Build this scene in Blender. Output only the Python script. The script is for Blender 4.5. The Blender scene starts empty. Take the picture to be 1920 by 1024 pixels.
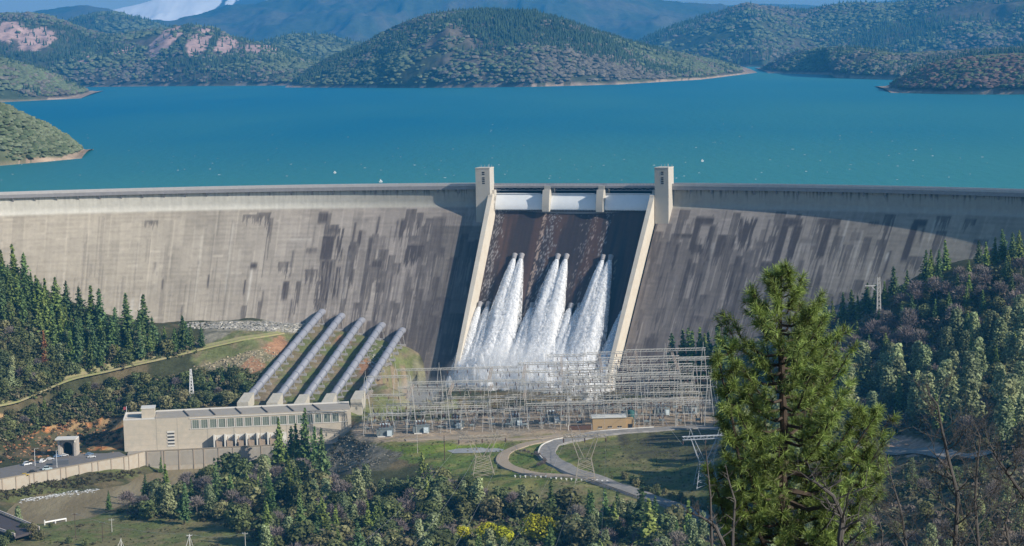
import bpy, math, random
import numpy as np
from mathutils import Matrix, Vector
random.seed(7)
RNG = np.random.default_rng(7)
scene = bpy.context.scene
COL = scene.collection

# ------------------------------------------------------------------ camera
F, HC, TILT, ROLL = 3851.0, 100.0, 0.1122, 0.02519
cam_d = bpy.data.cameras.new("camera"); cam_d.sensor_width = 36.0; cam_d.lens = F / 1920 * 36
cam_d.clip_start = 1.0; cam_d.clip_end = 90000
cam = bpy.data.objects.new("camera", cam_d); COL.objects.link(cam); scene.camera = cam
_f = np.array([0, math.cos(TILT), -math.sin(TILT)]); _r0 = np.array([1.0, 0, 0]); _u0 = np.array([0, math.sin(TILT), math.cos(TILT)])
_r = math.cos(ROLL) * _r0 - math.sin(ROLL) * _u0
_u = math.sin(ROLL) * _r0 + math.cos(ROLL) * _u0
M = Matrix(((_r[0], _u[0], -_f[0], 0), (_r[1], _u[1], -_f[1], 0), (_r[2], _u[2], -_f[2], HC), (0, 0, 0, 1)))
cam.matrix_world = M

# ------------------------------------------------------------------ sky, sun, exposure
SUN_EL = math.radians(29.0)
SH = np.array([0.875, -0.485]); SH = SH / np.linalg.norm(SH)
SUN = np.array([SH[0] * math.cos(SUN_EL), SH[1] * math.cos(SUN_EL), math.sin(SUN_EL)])
world = bpy.data.worlds.new("World"); scene.world = world; world.use_nodes = True
nt = world.node_tree; bg = nt.nodes["Background"]
sky = nt.nodes.new("ShaderNodeTexSky"); sky.sky_type = 'NISHITA'; sky.sun_disc = False
sky.sun_elevation = SUN_EL; sky.sun_rotation = math.atan2(SH[0], SH[1]); sky.air_density = 1.0; sky.dust_density = 0.6
nt.links.new(sky.outputs[0], bg.inputs[0]); bg.inputs[1].default_value = 0.075
sun_d = bpy.data.lights.new("sun", 'SUN'); sun_d.energy = 5.0; sun_d.angle = math.radians(0.5); sun_d.color = (1.0, 0.92, 0.79)
sun = bpy.data.objects.new("sun", sun_d); COL.objects.link(sun)
sun.rotation_euler = Vector((-SUN[0], -SUN[1], -SUN[2])).to_track_quat('-Z', 'Y').to_euler()
sun.location = (300, 600, 400)
scene.view_settings.view_transform = 'Standard'; scene.view_settings.look = 'None'
scene.view_settings.exposure = 0.62; scene.view_settings.gamma = 1.0
cy = scene.cycles
cy.max_bounces = 8; cy.diffuse_bounces = 2; cy.glossy_bounces = 2; cy.transparent_max_bounces = 8; cy.volume_bounces = 6
cy.volume_step_rate = 1.0; cy.use_denoising = True

# ------------------------------------------------------------------ picture <-> place
def ray(px, py):
    px = np.asarray(px, float); py = np.asarray(py, float)
    d = _f[None] + ((px.reshape(-1, 1) - 960) / F) * _r[None] + ((512 - py.reshape(-1, 1)) / F) * _u[None]
    return d
def at_z(px, py, z):
    d = ray(px, py); t = (np.asarray(z, float).reshape(-1) - HC) / d[:, 2]
    p = d * t[:, None]; p[:, 2] += HC
    return p if np.ndim(px) else p[0]
def at_y(px, py, Y):
    d = ray(px, py); t = np.asarray(Y, float).reshape(-1) / d[:, 1]
    p = d * t[:, None]; p[:, 2] += HC
    return p if np.ndim(px) else p[0]
def proj(p):
    q = np.asarray(p, float).reshape(-1, 3) - np.array([0, 0, HC])
    w = q @ _f
    w = np.where(w < 0.5, 0.5, w)
    return 960 + (q @ _r) / w * F, 512 - (q @ _u) / w * F

# ------------------------------------------------------------------ noise
def _h2(ix, iy, seed):
    n = (ix.astype(np.int64) * 374761393 + iy.astype(np.int64) * 668265263 + seed * 974711) & 0x7fffffff
    n = ((n ^ (n >> 13)) * 1274126177) & 0x7fffffff
    return ((n ^ (n >> 16)) & 0xffff) / 65535.0
def vnoise(x, y, seed=0):
    x = np.asarray(x, float); y = np.asarray(y, float)
    ix = np.floor(x); iy = np.floor(y); fx = x - ix; fy = y - iy
    fx = fx * fx * (3 - 2 * fx); fy = fy * fy * (3 - 2 * fy)
    a = _h2(ix, iy, seed); b = _h2(ix + 1, iy, seed); c = _h2(ix, iy + 1, seed); d = _h2(ix + 1, iy + 1, seed)
    return (a * (1 - fx) + b * fx) * (1 - fy) + (c * (1 - fx) + d * fx) * fy
def fbm(x, y, seed=0, octv=4):
    s = 0; a = 0.5; t = 0
    for i in range(octv):
        s = s + a * vnoise(x * 2 ** i, y * 2 ** i, seed + i * 17); t += a; a *= 0.5
    return s / t
def ridged(x, y, seed=0, octv=4):
    s = 0; a = 0.5; t = 0
    for i in range(octv):
        s = s + a * (1 - abs(2 * vnoise(x * 2 ** i, y * 2 ** i, seed + i * 31) - 1)); t += a; a *= 0.5
    return s / t
def sstep(a, b, x):
    t = np.clip((np.asarray(x, float) - a) / (b - a), 0, 1); return t * t * (3 - 2 * t)
def lin(c):
    return tuple((v / 12.92 if v <= 0.04045 else ((v + 0.055) / 1.055) ** 2.4) for v in [x / 255 for x in c])

# ------------------------------------------------------------------ object helpers
def mesh_np(name, V, Fc, mat=None, attr=None, smooth=False):
    """V (n,3); Fc list of arrays of equal-size faces (m,k) or one array; attr dict name->(n,3) point colours"""
    V = np.asarray(V, np.float32)
    if isinstance(Fc, np.ndarray): Fc = [Fc]
    Fc = [np.asarray(f, np.int32) for f in Fc if len(f)]
    me = bpy.data.meshes.new(name)
    me.vertices.add(len(V)); me.vertices.foreach_set('co', V.ravel())
    loops = np.concatenate([f.ravel() for f in Fc]); tot = np.concatenate([np.full(len(f), f.shape[1], np.int32) for f in Fc])
    st = np.concatenate([[0], np.cumsum(tot)[:-1]]).astype(np.int32)
    me.loops.add(len(loops)); me.loops.foreach_set('vertex_index', loops)
    me.polygons.add(len(tot)); me.polygons.foreach_set('loop_start', st); me.polygons.foreach_set('loop_total', tot)
    me.update(calc_edges=True)
    if attr:
        for k, c in attr.items():
            a = me.color_attributes.new(k, 'FLOAT_COLOR', 'POINT')
            cc = np.ones((len(V), 4), np.float32); cc[:, :3] = c if np.ndim(c) == 2 else np.asarray(c)[:, None]
            a.data.foreach_set('color', cc.ravel())
    me.polygons.foreach_set('use_smooth', np.full(len(tot), bool(smooth)))
    if mat: me.materials.append(mat)
    me.validate()
    return me
def tag(o, label=None, cat=None, group=None, kind=None):
    if label: o["label"] = label
    if cat: o["category"] = cat
    if group: o["group"] = group
    if kind: o["kind"] = kind
    return o
def link(name, me, parent=None, loc=None):
    o = bpy.data.objects.new(name, me); COL.objects.link(o)
    if parent: o.parent = parent
    if loc is not None: o.location = [float(v) for v in loc]
    return o
def empty(name, loc, label=None, cat=None, group=None, rz=0.0):
    o = bpy.data.objects.new(name, None); COL.objects.link(o); o.location = [float(v) for v in loc]; o.rotation_euler = (0, 0, rz)
    o.empty_display_size = 0.5
    return tag(o, label, cat, group)
def dup(root, loc, rz=0.0, sc=1.0, label=None, group=None):
    r = root.copy(); COL.objects.link(r); r.location = [float(v) for v in loc]; r.rotation_euler = (0, 0, rz)
    r.scale = (sc, sc, sc) if np.ndim(sc) == 0 else tuple(sc)
    if label: r["label"] = label
    if group: r["group"] = group
    for ch in root.children:
        c = ch.copy(); COL.objects.link(c); c.parent = r
        for g in ch.children:
            d = g.copy(); COL.objects.link(d); d.parent = c
    return r
class MB:
    def __init__(s): s.V = []; s.Q = []; s.T = []; s.n = 0
    def add(s, V, Q=(), T=()):
        V = np.asarray(V, float).reshape(-1, 3)
        s.V.append(V)
        if len(Q): s.Q.append(np.asarray(Q) + s.n)
        if len(T): s.T.append(np.asarray(T) + s.n)
        s.n += len(V); return s
    def hexa(s, P):  # 8 pts: bottom 4 ccw, top 4 ccw
        return s.add(P, [(3, 2, 1, 0), (4, 5, 6, 7), (0, 1, 5, 4), (1, 2, 6, 5), (2, 3, 7, 6), (3, 0, 4, 7)])
    def box(s, c, d, rz=0.0):
        x, y, z = [v / 2 for v in d]
        P = np.array([(-x, -y, -z), (x, -y, -z), (x, y, -z), (-x, y, -z), (-x, -y, z), (x, -y, z), (x, y, z), (-x, y, z)])
        if rz: P = P @ np.array([(math.cos(rz), math.sin(rz), 0), (-math.sin(rz), math.cos(rz), 0), (0, 0, 1)])
        return s.hexa(P + np.asarray(c, float))
    def bar(s, a, b, w, w2=None):
        return s.tube([a, b], [w * .7, (w2 or w) * .7], 4, True)
    def tube(s, pts, rad, n=8, caps=True):
        pts = np.asarray(pts, float); m = len(pts); rad = np.broadcast_to(np.asarray(rad, float), (m,))
        d = np.gradient(pts, axis=0); d /= np.linalg.norm(d, axis=1)[:, None] + 1e-9
        up = np.array([0, 0, 1.0]) if abs(d[0][2]) < .9 else np.array([1.0, 0, 0])
        V = []
        for i in range(m):
            a = np.cross(d[i], up); a /= np.linalg.norm(a) + 1e-9; b = np.cross(a, d[i])
            th = np.arange(n) / n * 2 * math.pi + math.pi / 4
            V.append(pts[i] + rad[i] * (np.cos(th)[:, None] * a + np.sin(th)[:, None] * b))
        Q = [(i * n + j, i * n + (j + 1) % n, (i + 1) * n + (j + 1) % n, (i + 1) * n + j) for i in range(m - 1) for j in range(n)]
        s.add(np.concatenate(V), Q)
        if caps and n == 4: s.Q.append(np.array([[0, 1, 2, 3][::-1], [4 * (m - 1) + k for k in range(4)]]) + s.n - 4 * m)
        elif caps:
            k0 = s.n - n * m; c0 = s.n
            s.add([pts[0], pts[-1]], [], [(c0 - s.n + 0 - 0, 0, 0)][:0])
            T = [(c0, k0 + (j + 1) % n, k0 + j) for j in range(n)] + [(c0 + 1, k0 + (m - 1) * n + j, k0 + (m - 1) * n + (j + 1) % n) for j in range(n)]
            s.T.append(np.array(T))
        return s
    def build(s, name, mat, parent=None, attr=None, smooth=False, loc=None):
        V = np.concatenate(s.V)
        pp = parent
        while pp is not None and '_org' not in pp and pp.parent: pp = pp.parent
        if parent is not None and loc is None: V = V - np.array(pp.get('_org', (0, 0, 0)))
        fs = []
        if s.Q: fs.append(np.concatenate([np.asarray(q).reshape(-1, 4) for q in s.Q]))
        if s.T: fs.append(np.concatenate([np.asarray(q).reshape(-1, 3) for q in s.T]))
        me = mesh_np(name, V, fs, mat, attr, smooth)
        return link(name, me, parent, loc)
def root_at(name, loc, label=None, cat=None, group=None):
    """empty whose children are given in world coordinates"""
    o = empty(name, loc, label, cat, group); o['_org'] = [float(v) for v in loc]; return o
def grid_faces(nu, nv):
    i = np.arange(nu * nv).reshape(nu, nv)
    return np.stack([i[:-1, :-1], i[1:, :-1], i[1:, 1:], i[:-1, 1:]], -1).reshape(-1, 4)

# ------------------------------------------------------------------ materials
MATS = {}
def mat(name, color=(.5, .5, .5), rough=.8, metal=0.0, noise=0.0, nscale=1.0, bump=0.0, attr=None, c2=None, obj_rand=0.0, spec=0.3, transl=0.0, coord='Object', stretch=None, alpha=None, emis=None):
    if name in MATS: return MATS[name]
    m = bpy.data.materials.new(name); m.use_nodes = True; N = m.node_tree.nodes; L = m.node_tree.links
    b = N["Principled BSDF"]; b.inputs["Roughness"].default_value = rough; b.inputs["Metallic"].default_value = metal
    b.inputs["Specular IOR Level"].default_value = spec
    col = None
    if attr:
        a = N.new("ShaderNodeAttribute"); a.attribute_name = attr; col = a.outputs["Color"]
    else:
        r = N.new("ShaderNodeRGB"); r.outputs[0].default_value = (*color, 1); col = r.outputs[0]
    tc = N.new("ShaderNodeTexCoord"); mp = N.new("ShaderNodeMapping"); L.new(tc.outputs[coord], mp.inputs[0])
    if stretch: mp.inputs["Scale"].default_value = stretch
    nz = N.new("ShaderNodeTexNoise"); nz.inputs["Scale"].default_value = nscale; nz.inputs["Detail"].default_value = 6; nz.inputs["Roughness"].default_value = .65
    L.new(mp.outputs[0], nz.inputs[0])
    if c2:
        mx = N.new("ShaderNodeMix"); mx.data_type = 'RGBA'; rp = N.new("ShaderNodeMapRange"); rp.inputs[1].default_value = .4; rp.inputs[2].default_value = .6
        L.new(nz.outputs[0], rp.inputs[0]); L.new(rp.outputs[0], mx.inputs[0]); L.new(col, mx.inputs[6]); mx.inputs[7].default_value = (*c2, 1); col = mx.outputs[2]
    if noise:
        mr = N.new("ShaderNodeMapRange"); mr.inputs[1].default_value = .25; mr.inputs[2].default_value = .75; mr.inputs[3].default_value = 1 - noise; mr.inputs[4].default_value = 1 + noise
        L.new(nz.outputs[0], mr.inputs[0]); v = N.new("ShaderNodeVectorMath"); v.operation = 'SCALE'; L.new(col, v.inputs[0]); L.new(mr.outputs[0], v.inputs[3]); col = v.outputs[0]
    if obj_rand:
        oi = N.new("ShaderNodeObjectInfo"); mr = N.new("ShaderNodeMapRange"); mr.inputs[3].default_value = 1 - obj_rand; mr.inputs[4].default_value = 1 + obj_rand
        L.new(oi.outputs["Random"], mr.inputs[0]); v = N.new("ShaderNodeVectorMath"); v.operation = 'SCALE'; L.new(col, v.inputs[0]); L.new(mr.outputs[0], v.inputs[3])
        hs = N.new("ShaderNodeHueSaturation"); m2 = N.new("ShaderNodeMath"); m2.operation = 'MULTIPLY'; m2.inputs[1].default_value = 7.31; fr = N.new("ShaderNodeMath"); fr.operation = 'FRACT'
        L.new(oi.outputs["Random"], m2.inputs[0]); L.new(m2.outputs[0], fr.inputs[0]); m3 = N.new("ShaderNodeMapRange"); m3.inputs[3].default_value = .485; m3.inputs[4].default_value = .515
        L.new(fr.outputs[0], m3.inputs[0]); L.new(m3.outputs[0], hs.inputs["Hue"]); L.new(v.outputs[0], hs.inputs["Color"]); col = hs.outputs[0]
    L.new(col, b.inputs["Base Color"])
    if bump:
        bp = N.new("ShaderNodeBump"); bp.inputs["Strength"].default_value = 1.0; bp.inputs["Distance"].default_value = bump; L.new(nz.outputs[0], bp.inputs["Height"]); L.new(bp.outputs[0], b.inputs["Normal"])
    if emis: b.inputs["Emission Color"].default_value = (*color, 1); b.inputs["Emission Strength"].default_value = emis
    if transl:
        out = N["Material Output"]; tr = N.new("ShaderNodeBsdfTranslucent"); ms = N.new("ShaderNodeMixShader"); ms.inputs[0].default_value = transl
        L.new(col, tr.inputs[0]); L.new(b.outputs[0], ms.inputs[1]); L.new(tr.outputs[0], ms.inputs[2]); L.new(ms.outputs[0], out.inputs[0])
    MATS[name] = m; return m

# ================================================================== DAM GEOMETRY
R, THC, XC, YC = 880.0, math.radians(20.67), 44.3, 1400.0
DC = np.array([XC - R * math.sin(THC), YC - R * math.cos(THC)])
def run(h):
    h = np.asarray(h, float)
    return np.where(h < 9, 0, np.where(h < 14, .08 * (h - 9) ** 2, 2 + .8 * (h - 14)))
def dpos(s, off, z):
    """s along the crest (m), off = metres downstream of the crest wall, z"""
    s, off, z = np.broadcast_arrays(np.asarray(s, float), np.asarray(off, float), np.asarray(z, float))
    th = THC + s / R
    return np.stack([DC[0] + (R - off) * np.sin(th), DC[1] + (R - off) * np.cos(th), z], -1)
def fpos(s, h): return dpos(s, run(h), -np.asarray(h, float))
def face_sh(px, py):
    s, h = (px - 1075) / 2.6, 40.0
    for _ in range(25):
        P = np.array([fpos(s, h), fpos(s + .5, h), fpos(s, h + .5)]); X, Y = proj(P)
        J = np.array([[X[1] - X[0], X[2] - X[0]], [Y[1] - Y[0], Y[2] - Y[0]]]) * 2
        e = np.array([px - X[0], py - Y[0]])
        d = np.linalg.solve(J, e); s += d[0]; h = max(9.5, h + d[1])
    return s, h

# ================================================================== TERRAIN
ZR = -145.0
CP = []
def cz(px, py, z): CP.append(at_z(px, py, z))
def cyy(px, py, Y): CP.append(at_y(px, py, Y))
def cw(x, y, z): CP.append(np.array([x, y, z], float))
# switchyard bench
for a in [(645, 812), (720, 826), (850, 822), (1000, 815), (1100, 806), (1240, 798), (1330, 792), (690, 795), (800, 785), (960, 772), (1100, 762), (1250, 755), (1330, 752)]: cz(*a, -122)
# below the bench, towards the forest
for a in [(700, 860, -126), (800, 850, -124), (900, 850, -123), (760, 900, -131), (900, 900, -126), (1010, 850, -122), (1100, 900, -124), (1200, 932, -125), (1300, 965, -127), (1345, 978, -128),
          (940, 870, -123), (1000, 890, -124), (1180, 860, -121), (1120, 840, -121), (1250, 830, -120), (1300, 880, -121), (1330, 920, -123), (900, 940, -129), (1050, 950, -129), (1150, 980, -131),
          (642, 850, -132), (618, 830, -137), (605, 860, -139.5), (622, 895, -138.5), (700, 940, -135), (600, 950, -138), (500, 930, -138), (480, 960, -139), (380, 950, -141), (300, 960, -141.5), (240, 970, -142.5), (270, 940, -142.5), (350, 915, -142.5), (450, 885, -142), (540, 862, -141),
          (600, 1024, -138), (800, 1000, -134), (900, 1024, -133), (1050, 1024, -133), (1200, 1024, -131), (750, 1024, -136), (450, 1024, -140), (300, 1010, -141), (100, 1000, -141.5), (150, 1024, -141), (20, 1024, -141), (380, 985, -141.5)]: cz(*a)
# far bank: car park, powerhouse bench
for a in [(5, 885, -134), (60, 880, -134), (150, 862, -134), (225, 850, -134), (110, 860, -134), (30, 872, -134)]: cz(*a)
# grassy bank below the river wall and river bed
for a in [(10, 918, -138), (80, 905, -138.5), (160, 893, -138.5), (235, 882, -138.5), (20, 935, -144.5), (120, 918, -144.5), (200, 905, -144.5), (260, 890, -144.5)]: cz(*a)
for a in [(330, 898), (250, 915), (150, 940), (50, 955)]: cz(*a, -149)
for x, y in [(-78, 1222), (-35, 1255), (0, 1275), (40, 1265), (-120, 1204), (-170, 1184), (20, 1300), (-30, 1290), (-430, 1020), (-520, 960)]: cw(x, y, -150)
# orange cut slope above the car park, slope behind the powerhouse
for a in [(0, 850, 1215), (60, 850, 1225), (120, 838, 1240), (200, 835, 1252), (100, 790, 1262), (180, 770, 1272), (0, 800, 1235), (60, 760, 1262), (0, 762, 1250), (220, 800, 1262),
          (240, 765, 1242), (350, 757, 1248), (300, 725, 1275), (130, 720, 1275), (230, 690, 1290), (330, 665, 1305), (430, 748, 1248), (560, 752, 1250), (640, 752, 1258), (380, 700, 1290), (240, 800, 1222), (300, 800, 1222), (60, 700, 1270), (0, 640, 1275), (100, 640, 1290), (200, 650, 1297)]: cyy(*a)
# face contact lines
def contact(pts, off=0.0):
    for px, py in pts:
        s, h = face_sh(px, py); p = fpos(s, h); CP.append(p + np.array([0, 0, 0.0])); CP.append(dpos(s, run(h) - 25, -h))
contact([(0, 500), (80, 545), (160, 580), (250, 605), (330, 607), (420, 603), (500, 602), (560, 608), (640, 630), (700, 645), (750, 668), (790, 700)])
contact([(1240, 700), (1310, 690), (1400, 660), (1480, 635), (1560, 590), (1640, 560), (1740, 510), (1830, 485), (1915, 470)])
for s in (-70, -57, -30, 0, 30, 57, 68): CP.append(fpos(s, 146))
for a in [(500, 640, 1318), (440, 640, 1316), (790, 745, 1275), (450, 690, 1290), (775, 710, 1288)]: cyy(*a)
TOPS = [(603, 585), (639.5, 592.5), (677, 601), (715, 610), (753, 620)]; BOTS = [(466, 746), (520, 747), (570, 749), (621, 747), (675, 742)]; PENL = []
for i in range(5):
    s_, h_ = face_sh(*TOPS[i]); a_ = fpos(s_, h_); th_ = THC + s_ / R; e1 = at_y(*TOPS[i], a_[1] + 2 - 5 * math.cos(th_)); b_ = at_y(*BOTS[i], 1240.0); PENL.append((a_, e1, b_))
    for t in (.06, .25, .45, .65, .85, 1.0, 1.12): p = e1 + (b_ - e1) * t; CP.append(p - np.array([0, 0, 4.6]))
for i in range(4):
    for t in (.1, .5, .9): p = (PENL[i][1] + PENL[i + 1][1]) / 2 * (1 - t) + (PENL[i][2] + PENL[i + 1][2]) / 2 * t; CP.append(p - np.array([0, 0, 3.9]))
for t in (.1, .5, .9): p = PENL[0][1] * (1 - t) + PENL[0][2] * t; CP.append(p + np.array([-11, 0, -3.6])); p = PENL[4][1] * (1 - t) + PENL[4][2] * t; CP.append(p + np.array([12, 0, -4.2]))
# hillside to the right
for a in [(1400, 720, 1240), (1350, 760, 1225), (1500, 700, 1190), (1600, 640, 1200), (1700, 600, 1180), (1800, 560, 1170), (1900, 540, 1150), (1500, 800, 1060), (1690, 850, 975), (1550, 845, 985), (1420, 830, 1020), (1640, 760, 1070), (1750, 740, 1050), (1700, 680, 1120), (1850, 700, 1030), (1900, 640, 1080), (1900, 780, 930),
          (1800, 850, 900), (1915, 880, 800), (1600, 930, 850), (1750, 950, 760), (1900, 1000, 640), (1450, 900, 950), (1450, 1000, 870), (1600, 1020, 760), (1750, 1024, 680), (1380, 1024, 880)]: cyy(*a)
# outside the frame
for a in [(0, 700, -112), (0, 500, -72), (0, 300, -8), (0, 120, 62), (0, 0, 97.5), (-40, 0, 97), (60, 0, 97), (0, -60, 97), (-150, 100, 30), (-200, 300, -40), (-250, 600, -110), (-300, 850, -141), (-600, 850, -140), (-600, 400, -80), (-600, 0, 0),
          (150, 100, 62), (200, 300, 0), (200, 500, -50), (350, 500, -5), (400, 800, -25), (420, 1000, -10), (450, 1180, 15), (600, 1200, 60), (600, 700, 40), (600, 200, 60), (600, -60, 80), (-600, -60, 40), (12, 55, 83), (22, 55, 83), (20, 45, 86),
          (-380, 1290, -5), (-460, 1330, 12), (-600, 1350, 40), (-420, 1200, -80), (-600, 1200, -20), (-600, 1040, -141), (-430, 1120, -128), (-600, 1120, -120), (330, 1230, -8), (380, 1260, 8), (600, 1480, -60), (-600, 1480, -60), (0, 1480, -80), (300, 1480, -80), (-300, 1480, -80)]: cw(*a)
CP = np.array(CP)
def _rbf_fit():
    X = CP[:, :2] / 100; n = len(X)
    D = np.sqrt(((X[:, None] - X[None]) ** 2).sum(-1) + .02)
    A = np.zeros((n + 1, n + 1)); A[:n, :n] = -D + np.eye(n) * .02; A[:n, n] = 1; A[n, :n] = 1
    b = np.r_[CP[:, 2], 0]
    return np.linalg.solve(A, b)
_W = _rbf_fit()
def _raw(x, y):
    x = np.asarray(x, float).ravel() / 100; y = np.asarray(y, float).ravel() / 100; out = np.empty(len(x))
    for k in range(0, len(x), 20000):
        D = np.sqrt((x[k:k + 20000, None] - CP[None, :, 0] / 100) ** 2 + (y[k:k + 20000, None] - CP[None, :, 1] / 100) ** 2 + .02)
        out[k:k + 20000] = -D @ _W[:-1] + _W[-1]
    return out
GX = np.arange(-620, 621, 4.0); GY = np.arange(-60, 1485, 4.0)
gx, gy = np.meshgrid(GX, GY, indexing='ij')
gz = _raw(gx, gy).reshape(gx.shape)
# flatten the benches
_pxg, _pyg = proj(np.stack([gx, gy, gz], -1)); _pxg = _pxg.reshape(gx.shape); _pyg = _pyg.reshape(gx.shape)
rough = 1.0
def inpoly(px, py, poly):
    inside = np.zeros(np.shape(px), bool); n = len(poly)
    for i in range(n):
        x1, y1 = poly[i]; x2, y2 = poly[(i + 1) % n]
        c = ((y1 > py) != (y2 > py)) & (px < (x2 - x1) * (py - y1) / (y2 - y1 + 1e-9) + x1); inside ^= c
    return inside
def soft(mask, k=2):
    m = mask.astype(float)
    for _ in range(k):
        p = np.pad(m, 1, mode='edge'); m = (p[:-2, 1:-1] + p[2:, 1:-1] + p[1:-1, :-2] + p[1:-1, 2:] + 2 * m) / 6
    return m
yard = inpoly(_pxg, _pyg, [(640, 790), (660, 832), (900, 832), (1100, 815), (1350, 800), (1350, 745), (1100, 752), (800, 778)]) & (gy > 1100)
park = inpoly(_pxg, _pyg, [(-80, 905), (240, 858), (240, 838), (-80, 872)]) & (gy > 1100)
ym = soft(yard, 2); gz = gz * (1 - ym) + (-122) * ym
pm = soft(park, 1); gz = gz * (1 - pm) + (-134) * pm
pen = np.zeros(gx.shape)
for a_, e1, b_ in PENL:
    d2 = (b_ - e1)[:2]; tt_ = np.clip(((gx - e1[0]) * d2[0] + (gy - e1[1]) * d2[1]) / (d2 @ d2), -.1, 1.15); pen = np.maximum(pen, sstep(16, 9, np.hypot(gx - e1[0] - tt_ * d2[0], gy - e1[1] - tt_ * d2[1])))
POND = [(825, 846), (850, 838), (900, 835), (945, 836), (960, 842), (940, 850), (890, 853), (845, 854)]
pond = soft(inpoly(_pxg, _pyg, POND) & (gy > 1000), 1); gz = gz * (1 - pond) - 123.2 * pond
flat = np.maximum(np.maximum(ym, pm), np.maximum(pen * .85, pond))
amp = sstep(-147, -130, gz) * (1 - flat)
gz = gz + amp * ((fbm(gx / 45, gy / 45, 5, 5) - .5) * 7.0 * sstep(60, 300, gy))
def TZ(x, y):
    fx = np.clip((np.asarray(x, float) - GX[0]) / 4, 0, len(GX) - 1.001); fy = np.clip((np.asarray(y, float) - GY[0]) / 4, 0, len(GY) - 1.001)
    i = fx.astype(int); j = fy.astype(int); u = fx - i; v = fy - j
    return (gz[i, j] * (1 - u) + gz[i + 1, j] * u) * (1 - v) + (gz[i, j + 1] * (1 - u) + gz[i + 1, j + 1] * u) * v
def on_ground(px, py, y0=550, y1=1420):
    """point of the terrain seen at (px,py): march along the view ray"""
    d = ray(px, py)[0]; d = d / d[1]
    t = np.arange(y0, y1, 1.5); P = d[None] * t[:, None]; P[:, 2] += HC
    g = TZ(P[:, 0], P[:, 1]); k = np.argmax(P[:, 2] <= g)
    if P[k, 2] > g[k]: k = len(t) - 1
    return np.array([P[k, 0], P[k, 1], TZ(P[k, 0], P[k, 1])])
def G(x, y, dz=0.0): return np.array([x, y, float(TZ(x, y)) + dz])
# keep the ground behind the dam face under it
_th = np.arctan2(gx - DC[0], gy - DC[1]); _off = R - np.hypot(gx - DC[0], gy - DC[1]); _s = (_th - THC) * R
_behind = (_off < 0) & (_s > -470) & (_s < 420)
gz = np.where(_behind, np.minimum(gz, -25), gz)
_beh2 = (_off >= -2) & (_off < 2) & (_s > -60) & (_s < 60)
chz = (_s > -95) & (_s < 62) & (_off > -12) & (_off < 160) & (ym < .02) & ~((_s < -60) & (_off < 95))
gz = np.where(chz, np.minimum(gz, -150), gz)
#@@SURFACE
# ------------------------------------------------------------------ terrain sheet
xs = np.unique(np.concatenate([np.arange(-620, -380, 8.), np.arange(-380, 380, 2.), np.arange(380, 621, 8.)]))
ys = np.unique(np.concatenate([np.arange(-60, 560, 8.), np.arange(560, 880, 4.), np.arange(880, 1340, 2.), np.arange(1340, 1481, 5.)]))
tx, ty = np.meshgrid(xs, ys, indexing='ij'); tz = TZ(tx, ty)
tz = tz + (fbm(tx / 9, ty / 9, 41, 4) - .5) * 1.6 * sstep(-146, -138, tz) * (1 - soft((abs(tz + 122) < .6) | (abs(tz + 134) < .5) | (abs(tz + 123.2) < .25), 3))
TV = np.stack([tx, ty, tz], -1).reshape(-1, 3)
PX, PY = proj(TV); PX = PX.reshape(tx.shape); PY = PY.reshape(tx.shape)
wob = (fbm(tx / 14, ty / 14, 9, 4) - .5)
PXw = PX + wob * 26; PYw = PY + (fbm(tx / 14, ty / 14, 19, 4) - .5) * 14
n1 = fbm(tx / 22, ty / 22, 3, 5)[..., None]; n2 = fbm(tx / 6, ty / 6, 13, 4)[..., None]; n3 = fbm(tx / 60, ty / 60, 23, 3)[..., None]
C = np.zeros(tx.shape + (3,))
scrub = np.array([.055, .06, .03]); dry = np.array([.13, .105, .06]); grass = np.array([.15, .18, .04]); grass2 = np.array([.20, .19, .07])
C[:] = scrub + (dry - scrub) * sstep(.45, .62, n1)
def paint(poly, c, c2=None, k=.5, ymin=560, strength=1.0):
    global C
    m = inpoly(PXw, PYw, poly) & (ty > ymin)
    cc = np.array(c)[None, None] if c2 is None else np.array(c) + (np.array(c2) - np.array(c)) * sstep(k - .09, k + .09, n2 * .6 + n1 * .4)
    C = np.where(m[..., None], cc * strength + C * (1 - strength), C)
# valley floor meadow
paint([(0, 1060), (0, 985), (230, 960), (480, 900), (560, 1060)], (.12, .14, .05), (.17, .15, .075))
paint([(640, 832), (1020, 815), (1340, 790), (1345, 1000), (1180, 960), (1000, 950), (880, 950), (840, 880), (700, 850)], grass2, (.10, .14, .035), .52)
paint([(1060, 900), (1110, 905), (1340, 985), (1340, 1010), (1180, 985), (1000, 960), (880, 950)], (.15, .16, .06), (.2, .17, .09))
paint([(1040, 835), (1340, 800), (1345, 985), (1250, 940), (1090, 880)], (.15, .14, .065), (.09, .11, .035), .5)
paint([(1150, 800), (1345, 800), (1340, 870), (1180, 860)], (.075, .07, .045), (.10, .10, .045), .5)
# switchyard gravel
paint([(655, 822), (700, 828), (900, 828), (1100, 812), (1345, 798), (1345, 745), (1100, 752), (800, 775), (660, 790)], (.33, .255, .18), (.26, .22, .17), .5)
paint([(640, 820), (900, 833), (1010, 830), (1090, 812), (1010, 812), (870, 826), (700, 822)], (.30, .24, .16), grass2, .55)
paint([(720, 838), (940, 832), (960, 842), (830, 850), (720, 846)], (.13, .18, .03), (.20, .20, .06), .6)
# west embankment of the bench, rubble
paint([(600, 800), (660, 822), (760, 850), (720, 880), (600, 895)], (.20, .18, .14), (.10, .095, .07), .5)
# river banks
paint([(-60, 935), (0, 905), (235, 872), (300, 880), (260, 893), (150, 915), (20, 945)], (.105, .115, .045), (.075, .07, .04), .52)
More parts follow.
